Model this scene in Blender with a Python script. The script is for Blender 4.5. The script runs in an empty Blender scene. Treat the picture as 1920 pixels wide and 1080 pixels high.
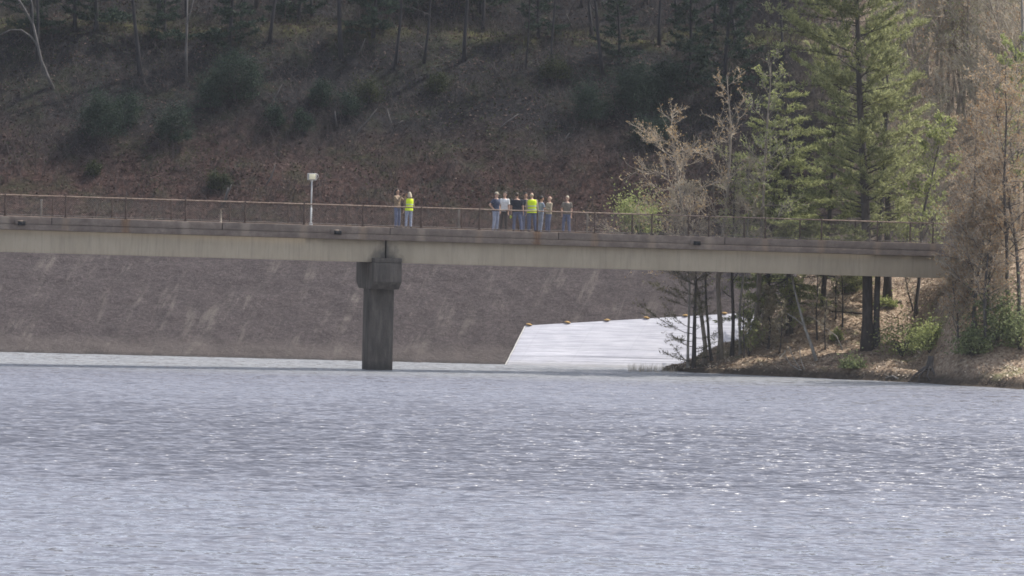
import bpy, math, random
import numpy as np
from mathutils import Vector, Matrix

SC = bpy.context.scene
COL = SC.collection
PI = math.pi
# ---------------------------------------------------------------- camera model
CAM_H = 8.0
F = 10375.0                     # focal length in pixels of a 1920 wide frame
PITCH = math.radians(-0.944)
ROLL = math.radians(1.30)
cp, sp = math.cos(PITCH), math.sin(PITCH)
fwd = np.array([0, cp, sp]); up0 = np.array([0, -sp, cp]); rt0 = np.array([1.0, 0, 0])
RT = rt0 * math.cos(ROLL) + up0 * math.sin(ROLL)
UP = -rt0 * math.sin(ROLL) + up0 * math.cos(ROLL)
EYE = np.array([0, 0, CAM_H])

def ray(px, py):
    return fwd + RT * (px - 960) / F + UP * (540 - py) / F

def W(px, py, Y):
    d = ray(px, py)
    return EYE + d * (Y / d[1])

def proj(p):
    q = np.asarray(p, float) - EYE
    z = q @ fwd
    return 960 + F * (q @ RT) / z, 540 - F * (q @ UP) / z

# ---------------------------------------------------------------- mesh helpers
def nrm(v):
    v = np.asarray(v, float)
    return v / np.maximum(np.linalg.norm(v, axis=-1, keepdims=True), 1e-9)

class MB:
    """collects boxes, tubes, prisms and leaves and links them as one mesh"""
    def __init__(s):
        s.v = []; s.f = []; s.n = 0
    def add(s, v, f):
        v = np.asarray(v, float).reshape(-1, 3)
        s.v.append(v)
        for a in (f if isinstance(f, list) and len(f) and isinstance(f[0], np.ndarray) else [np.asarray(f)]):
            if a.size: s.f.append(a + s.n)
        s.n += len(v)
        return s
    def box(s, x0, x1, y0, y1, z0, z1):
        v = [(x0,y0,z0),(x1,y0,z0),(x1,y1,z0),(x0,y1,z0),(x0,y0,z1),(x1,y0,z1),(x1,y1,z1),(x0,y1,z1)]
        f = [(0,3,2,1),(4,5,6,7),(0,1,5,4),(1,2,6,5),(2,3,7,6),(3,0,4,7)]
        return s.add(v, np.array(f))
    def tube(s, pts, rad, k=6, cap=True):
        P = np.asarray(pts, float); n = len(P)
        R = np.broadcast_to(np.asarray(rad, float), (n,))
        T = np.gradient(P, axis=0); T = nrm(T)
        m = nrm(P[-1] - P[0] + 1e-6)
        ref = np.eye(3)[int(np.argmin(np.abs(m)))]
        A = nrm(np.cross(T, ref)); B = np.cross(T, A)
        th = np.arange(k) * 2 * PI / k
        V = P[:, None] + R[:, None, None] * (A[:, None] * np.cos(th)[None, :, None] + B[:, None] * np.sin(th)[None, :, None])
        V = V.reshape(-1, 3)
        i = np.arange(n - 1)[:, None] * k; j = np.arange(k)[None]; j2 = (j + 1) % k
        f = [np.stack([i + j, i + j2, i + k + j2, i + k + j], -1).reshape(-1, 4)]
        if cap:
            c = len(V)
            V = np.vstack([V, P[0] - T[0] * R[0] * .5, P[-1] + T[-1] * R[-1] * .5])
            jj = np.arange(k)
            f.append(np.stack([np.full(k, c), (jj + 1) % k, jj], -1))
            o = (n - 1) * k
            f.append(np.stack([np.full(k, c + 1), o + jj, o + (jj + 1) % k], -1))
        return s.add(V, f)
    def prisms(s, p0, p1, r0, r1, k=3):
        p0 = np.asarray(p0, float); p1 = np.asarray(p1, float); n = len(p0)
        if n == 0: return s
        r0 = np.broadcast_to(np.asarray(r0, float), (n,)); r1 = np.broadcast_to(np.asarray(r1, float), (n,))
        T = nrm(p1 - p0)
        ref = np.where(np.abs(T[:, 2:3]) > .7, np.array([[1., 0, 0]]), np.array([[0, 0, 1.]]))
        A = nrm(np.cross(T, ref)); B = np.cross(T, A)
        th = np.arange(k) * 2 * PI / k
        D = A[:, None] * np.cos(th)[None, :, None] + B[:, None] * np.sin(th)[None, :, None]
        V = np.concatenate([p0[:, None] + D * r0[:, None, None], p1[:, None] + D * r1[:, None, None]], 1).reshape(-1, 3)
        b = (np.arange(n) * 2 * k)[:, None]; j = np.arange(k)[None]; j2 = (j + 1) % k
        return s.add(V, np.stack([b + j, b + j2, b + k + j2, b + k + j], -1).reshape(-1, 4))
    def quads(s, c, a, b):
        c = np.asarray(c, float)
        if len(c) == 0: return s
        V = np.stack([c - a - b, c + a - b, c + a + b, c - a + b], 1).reshape(-1, 3)
        return s.add(V, np.arange(len(c) * 4).reshape(-1, 4))
    def blades(s, c, a, b):
        """leaf shaped kites along a"""
        V = np.stack([c - a, c - b, c + a, c + b], 1).reshape(-1, 3)
        return s.add(V, np.arange(len(c) * 4).reshape(-1, 4))
    def ball(s, c, r, nu=12, nv=8, rot=None):
        c = np.asarray(c, float); r = np.broadcast_to(np.asarray(r, float), (3,))
        u = np.arange(nu) * 2 * PI / nu; v = (np.arange(nv - 1) + 1) * PI / nv
        P = np.stack([np.outer(np.sin(v), np.cos(u)), np.outer(np.sin(v), np.sin(u)), np.outer(np.cos(v), np.ones(nu))], -1).reshape(-1, 3)
        P = np.vstack([P, [0, 0, 1], [0, 0, -1]]) * r
        if rot is not None: P = P @ np.asarray(rot).T
        i = np.arange(nv - 2)[:, None] * nu; j = np.arange(nu)[None]; j2 = (j + 1) % nu
        f = [np.stack([i + j, i + nu + j, i + nu + j2, i + j2], -1).reshape(-1, 4)]
        jj = np.arange(nu); t = (nv - 1) * nu
        f.append(np.stack([np.full(nu, t), jj, (jj + 1) % nu], -1))
        o = (nv - 2) * nu
        f.append(np.stack([np.full(nu, t + 1), o + (jj + 1) % nu, o + jj], -1))
        return s.add(P + c, f)
    def loft(s, rings, k=18):
        th = np.arange(k) * 2 * PI / k
        V = []
        for cx, cy, z, rx, ry in rings:
            V.append(np.stack([cx + rx * np.cos(th), cy + ry * np.sin(th), np.full(k, z)], -1))
        n = len(rings); V = np.concatenate(V)
        i = np.arange(n - 1)[:, None] * k; j = np.arange(k)[None]; j2 = (j + 1) % k
        f = [np.stack([i + j, i + j2, i + k + j2, i + k + j], -1).reshape(-1, 4)]
        c = len(V)
        V = np.vstack([V, [rings[0][:3]], [rings[-1][:3]]])
        jj = np.arange(k)
        f.append(np.stack([np.full(k, c), (jj + 1) % k, jj], -1))
        o = (n - 1) * k
        f.append(np.stack([np.full(k, c + 1), o + jj, o + (jj + 1) % k], -1))
        return s.add(V, f)
    def mesh(s, name):
        me = bpy.data.meshes.new(name)
        V = np.concatenate(s.v) if s.v else np.zeros((0, 3))
        me.vertices.add(len(V)); me.vertices.foreach_set('co', V.ravel())
        nl = sum(a.size for a in s.f); nf = sum(len(a) for a in s.f)
        me.loops.add(nl); me.polygons.add(nf)
        me.loops.foreach_set('vertex_index', np.concatenate([a.ravel() for a in s.f]).astype(np.int32))
        tot = np.concatenate([np.full(len(a), a.shape[1]) for a in s.f]).astype(np.int32)
        st = np.concatenate([[0], np.cumsum(tot)[:-1]]).astype(np.int32)
        me.polygons.foreach_set('loop_start', st)
        try: me.polygons.foreach_set('loop_total', tot)
        except Exception: pass
        me.update(calc_edges=True)
        return me
    def build(s, name, mat, parent=None, smooth=False):
        me = s.mesh(name)
        o = bpy.data.objects.new(name, me); COL.objects.link(o)
        if mat: me.materials.append(mat)
        if smooth: me.polygons.foreach_set('use_smooth', np.ones(len(me.polygons), bool))
        if parent: o.parent = parent
        return o

def bevel(o, w=0.02, seg=2):
    m = o.modifiers.new('bevel', 'BEVEL'); m.width = w; m.segments = seg; m.limit_method = 'ANGLE'
    return o

def bake(o, voxel=0.014, smooth=4, fac=.5):
    """fuse the overlapping pieces of a mesh into one continuous skin"""
    m = o.modifiers.new('r', 'REMESH'); m.mode = 'VOXEL'; m.voxel_size = voxel
    m2 = o.modifiers.new('s', 'SMOOTH'); m2.iterations = smooth; m2.factor = fac
    dg = bpy.context.evaluated_depsgraph_get()
    me = bpy.data.meshes.new_from_object(o.evaluated_get(dg))
    old = o.data
    o.modifiers.clear(); o.data = me
    bpy.data.meshes.remove(old)
    me.polygons.foreach_set('use_smooth', np.ones(len(me.polygons), bool))
    return o

def tag(o, label=None, cat=None, group=None, kind=None):
    if label: o['label'] = label
    if cat: o['category'] = cat
    if group: o['group'] = group
    if kind: o['kind'] = kind
    return o

def thing(name, loc, label, cat, group=None, rz=0.0):
    o = bpy.data.objects.new(name, None); COL.objects.link(o)
    o.empty_display_size = .2
    o.location = loc; o.rotation_euler = (0, 0, rz)
    return tag(o, label, cat, group)

def copy_tree(o, parent=None):
    c = o.copy(); COL.objects.link(c)
    if parent: c.parent = parent
    for ch in list(o.children): copy_tree(ch, c)
    return c

# ---------------------------------------------------------------- noise for terrain
def _hash(i, j, seed):
    h = (i * 374761393 + j * 668265263 + seed * 1442695041) & 0xffffffff
    h = ((h ^ (h >> 13)) * 1274126177) & 0xffffffff
    return ((h ^ (h >> 16)) & 0xffff) / 65535.0

def vn(x, y, seed=0):
    x = np.asarray(x, float); y = np.asarray(y, float)
    i = np.floor(x).astype(np.int64); j = np.floor(y).astype(np.int64)
    u = x - i; v = y - j
    u = u * u * (3 - 2 * u); v = v * v * (3 - 2 * v)
    a = _hash(i, j, seed) * (1 - u) + _hash(i + 1, j, seed) * u
    b = _hash(i, j + 1, seed) * (1 - u) + _hash(i + 1, j + 1, seed) * u
    return (a * (1 - v) + b * v) * 2 - 1

def sstep(a, b, x):
    t = np.clip((np.asarray(x, float) - a) / (b - a), 0, 1)
    return t * t * (3 - 2 * t)

# ---------------------------------------------------------------- materials
def newmat(name):
    m = bpy.data.materials.new(name); m.use_nodes = True
    nt = m.node_tree
    b = nt.nodes['Principled BSDF']
    return m, nt, b

class N:
    """small node-writing helper"""
    def __init__(s, nt): s.nt = nt
    def new(s, t, **kw):
        n = s.nt.nodes.new(t)
        for k, v in kw.items(): setattr(n, k, v)
        return n
    def link(s, a, b): s.nt.links.new(a, b)
    def val(s, sock, v):
        if hasattr(v, 'links') or isinstance(v, bpy.types.NodeSocket): s.link(v, sock)
        else: sock.default_value = v
    def coord(s, kind='Object', scale=(1, 1, 1), rot=(0, 0, 0)):
        if kind == 'Position': out = s.new('ShaderNodeNewGeometry').outputs['Position']
        else: out = s.new('ShaderNodeTexCoord').outputs[kind]
        mp = s.new('ShaderNodeMapping'); mp.inputs['Scale'].default_value = scale; mp.inputs['Rotation'].default_value = rot
        s.link(out, mp.inputs['Vector'])
        return mp.outputs['Vector']
    def noise(s, vec, scale, detail=4, rough=.6, out='Fac', dist=0):
        n = s.new('ShaderNodeTexNoise'); n.inputs['Scale'].default_value = scale
        n.inputs['Detail'].default_value = detail; n.inputs['Roughness'].default_value = rough
        n.inputs['Distortion'].default_value = dist
        s.link(vec, n.inputs['Vector'])
        return n.outputs[out]
    def ramp(s, fac, stops):
        r = s.new('ShaderNodeValToRGB'); e = r.color_ramp.elements
        while len(e) > 1: e.remove(e[-1])
        e[0].position = stops[0][0]; c = stops[0][1]
        e[0].color = (*c, 1) if isinstance(c, tuple) else (c, c, c, 1)
        for p, c in stops[1:]:
            el = e.new(p); el.color = (*c, 1) if isinstance(c, tuple) else (c, c, c, 1)
        s.val(r.inputs['Fac'], fac)
        return r.outputs['Color']
    def math(s, op, a, b=0.0, clamp=False):
        m = s.new('ShaderNodeMath', operation=op); m.use_clamp = clamp
        s.val(m.inputs[0], a); s.val(m.inputs[1], b)
        return m.outputs[0]
    def mix(s, fac, a, b, mode='MIX'):
        m = s.new('ShaderNodeMix', data_type='RGBA', blend_type=mode)
        s.val(m.inputs[0], fac)
        for sock, v in ((m.inputs[6], a), (m.inputs[7], b)):
            if isinstance(v, tuple): sock.default_value = (*v, 1)
            else: s.link(v, sock)
        return m.outputs[2]
    def bump(s, h, dist, strength=1.0):
        b = s.new('ShaderNodeBump'); b.inputs['Distance'].default_value = dist; b.inputs['Strength'].default_value = strength
        s.link(h, b.inputs['Height'])
        return b.outputs['Normal']
    def sep(s, vec):
        n = s.new('ShaderNodeSeparateXYZ'); s.link(vec, n.inputs[0]); return n.outputs

def mottled(name, c1, c2, c3=None, scale=4.0, detail=6, rough=.85, bump=.01, kind='Object', stretch=(1, 1, 1), spec=.3):
    m, nt, b = newmat(name); h = N(nt)
    v = h.coord(kind, stretch)
    n = h.noise(v, scale, detail, .65)
    stops = [(.3, c1), (.68, c2)] if c3 is None else [(.28, c1), (.5, c2), (.72, c3)]
    h.link(h.ramp(n, stops), b.inputs['Base Color'])
    b.inputs['Roughness'].default_value = rough
    b.inputs['Specular IOR Level'].default_value = spec
    if bump: h.link(h.bump(n, bump), b.inputs['Normal'])
    return m

def leafmat(name, cols, trans=.45, rough=.6, scale=.8):
    """cols: dark, mid, light colours, chosen leaf by leaf and clump by clump"""
    m, nt, b = newmat(name); h = N(nt)
    g = h.new('ShaderNodeNewGeometry')
    rnd = g.outputs['Random Per Island']
    n = h.noise(h.coord('Object'), scale, 2)
    f = h.math('ADD', h.math('MULTIPLY', rnd, .55), h.math('MULTIPLY', n, .5))
    c = h.ramp(f, [(.2, cols[0]), (.5, cols[1]), (.8, cols[2])])
    h.link(c, b.inputs['Base Color'])
    b.inputs['Roughness'].default_value = rough; b.inputs['Specular IOR Level'].default_value = .08
    t = h.new('ShaderNodeBsdfTranslucent'); h.link(c, t.inputs['Color'])
    ms = h.new('ShaderNodeMixShader'); ms.inputs[0].default_value = trans
    h.link(b.outputs[0], ms.inputs[1]); h.link(t.outputs[0], ms.inputs[2])
    out = nt.nodes['Material Output']
    h.link(ms.outputs[0], out.inputs['Surface'])
    return m

M = {}
M['bark_grey'] = mottled('bark_grey', (.045, .038, .034), (.12, .105, .095), scale=9, bump=.02, stretch=(1, 1, .25))
M['bark_dark'] = mottled('bark_dark', (.035, .029, .026), (.095, .079, .069), scale=9, bump=.02, stretch=(1, 1, .25))
M['bark_pale'] = mottled('bark_pale', (.16, .145, .13), (.38, .35, .31), scale=7, bump=.01, stretch=(1, 1, .4))
M['bark_tan'] = mottled('bark_tan', (.15, .125, .10), (.34, .29, .24), scale=8, bump=.01, stretch=(1, 1, .3))
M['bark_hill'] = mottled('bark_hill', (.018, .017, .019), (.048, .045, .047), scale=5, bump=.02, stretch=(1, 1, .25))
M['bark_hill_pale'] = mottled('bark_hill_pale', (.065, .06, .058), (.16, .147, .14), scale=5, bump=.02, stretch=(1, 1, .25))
M['twig_tan'] = mottled('twig_tan', (.29, .245, .19), (.52, .45, .36), scale=5, bump=0)
M['twig_grey'] = mottled('twig_grey', (.30, .275, .22), (.50, .46, .38), scale=5, bump=0)
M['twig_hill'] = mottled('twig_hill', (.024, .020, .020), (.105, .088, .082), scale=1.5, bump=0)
M['bud_orange'] = leafmat('bud_orange', [(.27, .17, .08), (.42, .29, .15), (.55, .43, .26)])
M['bud_rust'] = leafmat('bud_rust', [(.25, .15, .075), (.40, .265, .145), (.50, .40, .26)])
M['bud_tan'] = leafmat('bud_tan', [(.26, .225, .15), (.40, .35, .245), (.52, .46, .34)])
M['leaf_spring'] = leafmat('leaf_spring', [(.17, .20, .075), (.31, .345, .13), (.45, .48, .22)])
M['needle_pine'] = leafmat('needle_pine', [(.12, .13, .062), (.255, .27, .125), (.44, .45, .235)], trans=.5)
M['needle_hemlock'] = leafmat('needle_hemlock', [(.10, .115, .05), (.23, .25, .105), (.44, .46, .22)], trans=.45)
M['needle_brown'] = leafmat('needle_brown', [(.05, .05, .025), (.10, .10, .05), (.18, .16, .09)], trans=.3)
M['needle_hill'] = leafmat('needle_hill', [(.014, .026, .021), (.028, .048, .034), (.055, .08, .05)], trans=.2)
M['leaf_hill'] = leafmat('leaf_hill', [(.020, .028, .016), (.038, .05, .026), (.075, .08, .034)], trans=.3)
M['bush_green'] = leafmat('bush_green', [(.08, .10, .045), (.17, .20, .09), (.31, .34, .17)], trans=.4)

# concrete of the bridge edge, with rust runs under every post (bridge runs along local x)
POST_STEP = 2.72
def concrete_edge(name, post0):
    m, nt, b = newmat(name); h = N(nt)
    v = h.coord('Object')
    x, y, z = h.sep(v)
    n = h.noise(v, 1.6, 7, .7)
    fine = h.noise(v, 14, 4, .7)
    base = h.ramp(n, [(.3, (.135, .103, .085)), (.5, (.20, .157, .130)), (.7, (.28, .23, .19))])
    base = h.mix(h.ramp(fine, [(.35, .0), (.7, .35)]), base, (.10, .082, .072))
    # distance along the bridge to the nearest post, wobbling as the run goes down
    wob = h.math('MULTIPLY', h.math('SUBTRACT', h.noise(h.coord('Object', (1.5, 1, 5)), 2.0, 3), .5), .35)
    s = h.math('ADD', h.math('DIVIDE', h.math('SUBTRACT', h.math('ADD', x, wob), post0), POST_STEP), 200.5)
    fr = h.math('ABSOLUTE', h.math('SUBTRACT', h.math('FRACT', s), .5))
    band = h.ramp(fr, [(.0, 1.0), (.04, .8), (.09, .0)])
    wn = h.new('ShaderNodeTexWhiteNoise', noise_dimensions='1D'); h.link(h.math('FLOOR', s), wn.inputs['W'])
    band = h.math('MULTIPLY', band, h.math('ADD', h.math('MULTIPLY', wn.outputs['Value'], .55), .35))
    rust = h.ramp(h.noise(h.coord('Object', (4, 4, .8)), 4, 3), [(.35, (.23, .14, .075)), (.65, (.12, .06, .03))])
    pale = h.mix(h.math('MULTIPLY', wn.outputs['Value'], 1.0), (.42, .36, .29), rust)
    c = h.mix(band, base, pale)
    h.link(c, b.inputs['Base Color'])
    b.inputs['Roughness'].default_value = .9; b.inputs['Specular IOR Level'].default_value = .2
    h.link(h.bump(fine, .012), b.inputs['Normal'])
    return m

def girder_paint():
    m, nt, b = newmat('girder_paint'); h = N(nt)
    v = h.coord('Object')
    x, y, z = h.sep(v)
    n = h.noise(h.coord('Object', (1, 1, .35)), 1.2, 5, .65)
    c = h.ramp(n, [(.3, (.37, .305, .22)), (.55, (.43, .355, .26)), (.75, (.48, .405, .305))])
    c = h.mix(h.ramp(h.noise(h.coord('Object', (3, 1, .25)), 3, 4), [(.5, 0.0), (.75, .45)]), c, (.24, .205, .15))
    # leak of dirty water through the deck joint over the pier
    d = h.math('ADD', h.math('ABSOLUTE', h.math('ADD', x, h.math('MULTIPLY', h.math('SUBTRACT', h.noise(v, 2.2, 4), .5), 1.1))),
               h.math('MULTIPLY', h.math('SUBTRACT', z, 4.9), .55))
    st = h.ramp(d, [(.2, .9), (.55, .55), (.95, 0.0)])
    c = h.mix(st, c, (.055, .048, .045))
    h.link(c, b.inputs['Base Color'])
    b.inputs['Roughness'].default_value = .55
    h.link(h.bump(n, .006), b.inputs['Normal'])
    return m

def pier_concrete():
    m, nt, b = newmat('pier_concrete'); h = N(nt)
    v = h.coord('Object')
    x, y, z = h.sep(v)
    n = h.noise(h.coord('Object', (1.6, 1.6, .3)), 2.0, 6, .7)
    c = h.ramp(n, [(.3, (.05, .043, .038)), (.52, (.092, .079, .069)), (.72, (.15, .127, .11))])
    wet = h.ramp(h.math('ADD', z, h.math('MULTIPLY', h.noise(v, 5, 3), .3)), [(.25, 1.0), (.6, 0.0)])
    c = h.mix(h.math('MULTIPLY', wet, .7), c, (.035, .033, .03))
    h.link(c, b.inputs['Base Color'])
    b.inputs['Roughness'].default_value = .85; b.inputs['Specular IOR Level'].default_value = .25
    h.link(h.bump(h.noise(v, 9, 5), .015), b.inputs['Normal'])
    return m

def dam_face():
    m, nt, b = newmat('dam_face'); h = N(nt)
    # local coords of the dam: x along crest, y down the fall line is followed by mapping x - z*k
    v = h.coord('Object')
    x, y, z = h.sep(v)
    xs = h.math('SUBTRACT', x, h.math('MULTIPLY', z, .24))
    cb = h.new('ShaderNodeCombineXYZ'); h.link(xs, cb.inputs[0]); h.link(h.math('MULTIPLY', z, .30), cb.inputs[2])
    streak = h.noise(cb.outputs[0], 1.0, 9, .74)
    mott = h.noise(v, .7, 5, .65)
    fine = h.noise(h.coord('Object', (1, 1, .7)), 5.0, 6, .8)
    base = h.ramp(h.math('ADD', h.math('MULTIPLY', fine, .8), h.math('MULTIPLY', mott, .2)),
                  [(.34, (.027, .021, .022)), (.5, (.051, .041, .042)), (.62, (.08, .066, .066)), (.74, (.155, .132, .125))])
    msk = h.math('MULTIPLY', h.ramp(streak, [(.54, 0.0), (.60, .7), (.7, 1.0)]), h.ramp(mott, [(.40, .1), (.58, .9)]))
    c = h.mix(h.math('MULTIPLY', msk, .75), base, (.145, .128, .114))
    c = h.mix(h.math('MULTIPLY', h.ramp(h.noise(v, 9.0, 2), [(.66, 0.0), (.74, 1.0)]), .5), c, (.19, .17, .155))
    # dried band left by the falling water level, just above the present waterline
    zz = h.math('ADD', z, h.math('MULTIPLY', h.math('SUBTRACT', h.noise(v, .9, 4), .5), .5))
    bandm = h.ramp(zz, [(.0, .0), (.12, .75), (.5, .65), (.95, 0.0)])
    c = h.mix(h.math('MULTIPLY', bandm, .5), c, (.125, .107, .097))
    wet = h.ramp(zz, [(.02, 1.0), (.17, 0.0)])
    c = h.mix(h.math('MULTIPLY', wet, .7), c, (.045, .04, .038))
    h.link(c, b.inputs['Base Color'])
    b.inputs['Roughness'].default_value = .9; b.inputs['Specular IOR Level'].default_value = .2
    h.link(h.bump(fine, .09), b.inputs['Normal'])
    return m

def hill_ground():
    m, nt, b = newmat('hill_ground'); h = N(nt)
    v = h.coord('Position')
    x, y, z = h.sep(v)
    fine = h.noise(v, 3.2, 8, .78)
    mid = h.noise(v, .55, 5, .65)
    big = h.noise(v, .16, 4, .6)
    litter = h.ramp(fine, [(.3, (.014, .009, .009)), (.46, (.042, .025, .022)), (.58, (.078, .047, .041)), (.72, (.14, .10, .086))])
    dark = h.ramp(fine, [(.3, (.008, .008, .010)), (.5, (.021, .020, .022)), (.7, (.052, .048, .048))])
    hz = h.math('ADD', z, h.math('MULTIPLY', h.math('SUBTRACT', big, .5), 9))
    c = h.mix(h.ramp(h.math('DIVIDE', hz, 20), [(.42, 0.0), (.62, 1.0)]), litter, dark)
    green = h.ramp(fine, [(.3, (.018, .024, .014)), (.6, (.045, .052, .026))])
    c = h.mix(h.math('MULTIPLY', h.ramp(mid, [(.5, 0.0), (.66, 1.0)]), .6), c, green)
    # grassy track cut along the slope
    tr = h.math('ABSOLUTE', h.math('SUBTRACT', h.math('ADD', z, h.math('MULTIPLY', h.math('SUBTRACT', mid, .5), .8)), 16.75))
    trm = h.math('MULTIPLY', h.ramp(tr, [(.15, 1.0), (.75, 0.0)]), h.ramp(h.noise(v, .3, 3), [(.38, .1), (.6, 1.0)]))
    c = h.mix(h.math('MULTIPLY', trm, .8), c, h.ramp(fine, [(.3, (.05, .05, .02)), (.7, (.13, .125, .045))]))
    dry = h.ramp(fine, [(.3, (.07, .05, .038)), (.45, (.2, .15, .108)), (.6, (.36, .29, .22)), (.74, (.55, .47, .37))])
    xr = h.math('DIVIDE', h.math('ADD', x, h.math('MULTIPLY', h.math('SUBTRACT', mid, .5), 4)), 40)
    c = h.mix(h.ramp(xr, [(.36, 0.0), (.46, 1.0)]), c, dry)
    h.link(c, b.inputs['Base Color'])
    b.inputs['Roughness'].default_value = .95; b.inputs['Specular IOR Level'].default_value = .1
    h.link(h.bump(fine, .25), b.inputs['Normal'])
    return m

def bank_ground():
    m, nt, b = newmat('bank_ground'); h = N(nt)
    v = h.coord('Position')
    x, y, z = h.sep(v)
    fine = h.noise(v, 5.5, 8, .75)
    mid = h.noise(v, 1.1, 4, .65)
    c = h.ramp(fine, [(.3, (.08, .056, .042)), (.44, (.24, .17, .12)), (.58, (.41, .32, .235)), (.72, (.64, .56, .45))])
    soil = h.ramp(fine, [(.35, (.03, .024, .02)), (.7, (.09, .068, .05))])
    c = h.mix(h.ramp(mid, [(.54, 0.0), (.70, .7)]), c, soil)
    moss = h.ramp(h.noise(v, .5, 4), [(.56, 0.0), (.7, .7)])
    c = h.mix(moss, c, h.ramp(fine, [(.3, (.07, .09, .03)), (.7, (.20, .22, .09))]))
    wet = h.ramp(h.math('ADD', z, h.math('MULTIPLY', mid, .25)), [(.35, 1.0), (.75, 0.0)])
    c = h.mix(h.math('MULTIPLY', wet, .85), c, (.035, .029, .024))
    h.link(c, b.inputs['Base Color'])
    b.inputs['Roughness'].default_value = .9; b.inputs['Specular IOR Level'].default_value = .15
    h.link(h.bump(fine, .12), b.inputs['Normal'])
    return m

def water_mat():
    m, nt, b = newmat('lake_water'); h = N(nt)
    P = h.coord('Position')
    x, y, z = h.sep(P)
    def slopes(scale, stretch, detail, amp):
        n = h.noise(h.coord('Position', stretch, (0, 0, math.radians(8))), scale, detail, .6, out='Color')
        sx = h.new('ShaderNodeVectorMath', operation='SUBTRACT'); h.link(n, sx.inputs[0]); sx.inputs[1].default_value = (.5, .5, .5)
        sc = h.new('ShaderNodeVectorMath', operation='SCALE'); h.link(sx.outputs[0], sc.inputs[0])
        h.val(sc.inputs['Scale'], amp)
        return sc.outputs[0]
    # wind: gusts and lulls lie in long bands over the lake
    wob = h.math('MULTIPLY', h.math('SUBTRACT', h.noise(h.coord('Position', (.035, .07, 1)), 1.0, 4, .6), .5), 70.0)
    gy = h.math('DIVIDE', h.math('ADD', y, wob), 300.0)
    gust = h.ramp(gy, [(.36, .0), (.47, .12), (.54, .95), (.63, 1.0), (.74, .2), (.825, .2)])
    amp = h.ramp(gust, [(0, 1.25), (1, 1.7)])
    lean = h.ramp(gust, [(0, .32), (1, .85)])
    a = slopes(2.3, (.9, 1.0, 1), 2, h.math('MULTIPLY', amp, 1.7))
    c = slopes(5.0, (1.0, 1.0, 1), 1, h.math('MULTIPLY', amp, .9))
    d = slopes(.6, (.7, 1.0, 1), 1, .75)
    s1 = h.new('ShaderNodeVectorMath', operation='ADD'); h.link(a, s1.inputs[0]); h.link(c, s1.inputs[1])
    s2 = h.new('ShaderNodeVectorMath', operation='ADD'); h.link(s1.outputs[0], s2.inputs[0]); h.link(d, s2.inputs[1])
    sx, sy, sz = h.sep(s2.outputs[0])
    cb = h.new('ShaderNodeCombineXYZ')
    h.link(h.math('MULTIPLY', sx, .8), cb.inputs[0]); h.link(h.math('SUBTRACT', sy, lean), cb.inputs[1]); cb.inputs[2].default_value = 1
    nn = h.new('ShaderNodeVectorMath', operation='NORMALIZE'); h.link(cb.outputs[0], nn.inputs[0])
    h.link(nn.outputs[0], b.inputs['Normal'])
    far_sheen = h.ramp(h.math('DIVIDE', h.math('ADD', y, h.math('MULTIPLY', wob, .06)), 300.0), [(.80, 0.0), (.832, 1.0)])
    h.link(h.mix(far_sheen, (.165, .171, .205), (.235, .242, .255)), b.inputs['Base Color'])  # lighter base colour near the dam stands in for brighter sky reflection
    b.inputs['Roughness'].default_value = .13
    b.inputs['IOR'].default_value = 1.33
    b.inputs['Specular IOR Level'].default_value = .85
    return m

def tarp_mat():
    m, nt, b = newmat('white_plastic'); h = N(nt)
    v = h.coord('Object')
    n = h.noise(h.coord('Object', (.15, 1, 1)), 5, 5, .6)
    x, y, z = h.sep(v)
    c = h.ramp(n, [(.35, (.34, .34, .39)), (.6, (.44, .44, .485))])
    blot = h.ramp(h.noise(h.coord('Object', (.5, 1, 1)), 1.1, 5, .65), [(.42, 0.0), (.62, .55)])
    c = h.mix(blot, c, (.30, .30, .35))
    sx = h.math('FRACT', h.math('DIVIDE', h.math('ADD', h.math('SUBTRACT', x, h.math('MULTIPLY', z, .5)), 50.0), 2.45))
    c = h.mix(h.ramp(sx, [(.0, .18), (.012, .18), (.02, 0.0)]), c, (.2, .2, .23))
    dirt = h.ramp(h.math('ADD', z, h.math('MULTIPLY', h.noise(v, 2.5, 4), .25)), [(.12, .8), (.4, 0.0)])
    c = h.mix(dirt, c, (.24, .235, .235))
    h.link(c, b.inputs['Base Color'])
    b.inputs['Roughness'].default_value = .45
    h.link(h.bump(h.noise(h.coord('Object', (.03, 3.0, 3.0)), 3.2, 4), .05), b.inputs['Normal'])
    return m

M['edge'] = None
M['girder'] = girder_paint(); M['pier'] = pier_concrete(); M['dam'] = dam_face()
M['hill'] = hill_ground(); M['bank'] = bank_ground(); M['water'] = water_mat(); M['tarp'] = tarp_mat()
M['deck'] = mottled('deck_concrete', (.22, .2, .18), (.36, .33, .3), scale=3)
M['rust'] = mottled('rusty_steel', (.03, .02, .016), (.08, .052, .04), (.16, .11, .085), scale=12, bump=.004, rough=.75)
M['rail'] = mottled('weathered_rail', (.09, .06, .045), (.20, .14, .105), (.32, .25, .19), scale=8, bump=.004, rough=.6)
M['wire'] = mottled('fence_wire', (.10, .085, .075), (.20, .17, .15), scale=10, bump=0, rough=.6)
M['black'] = mottled('dark_opening', (.008, .008, .009), (.02, .02, .022), scale=8, bump=0)
M['galv'] = mottled('galvanised_steel', (.36, .37, .38), (.55, .56, .57), scale=6, bump=.002, rough=.45)
M['cream'] = mottled('cream_lens', (.75, .68, .45), (.88, .82, .62), scale=22, bump=.003, rough=.35)
M['lampgrey'] = mottled('lamp_housing', (.30, .29, .28), (.42, .41, .40), scale=10, bump=.002, rough=.5)
M['whitep'] = mottled('white_paint', (.34, .33, .31), (.48, .47, .45), scale=9, bump=.003, rough=.5)
M['sack'] = mottled('sack_cloth', (.32, .2, .08), (.55, .36, .15), scale=14, bump=.01)
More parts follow.
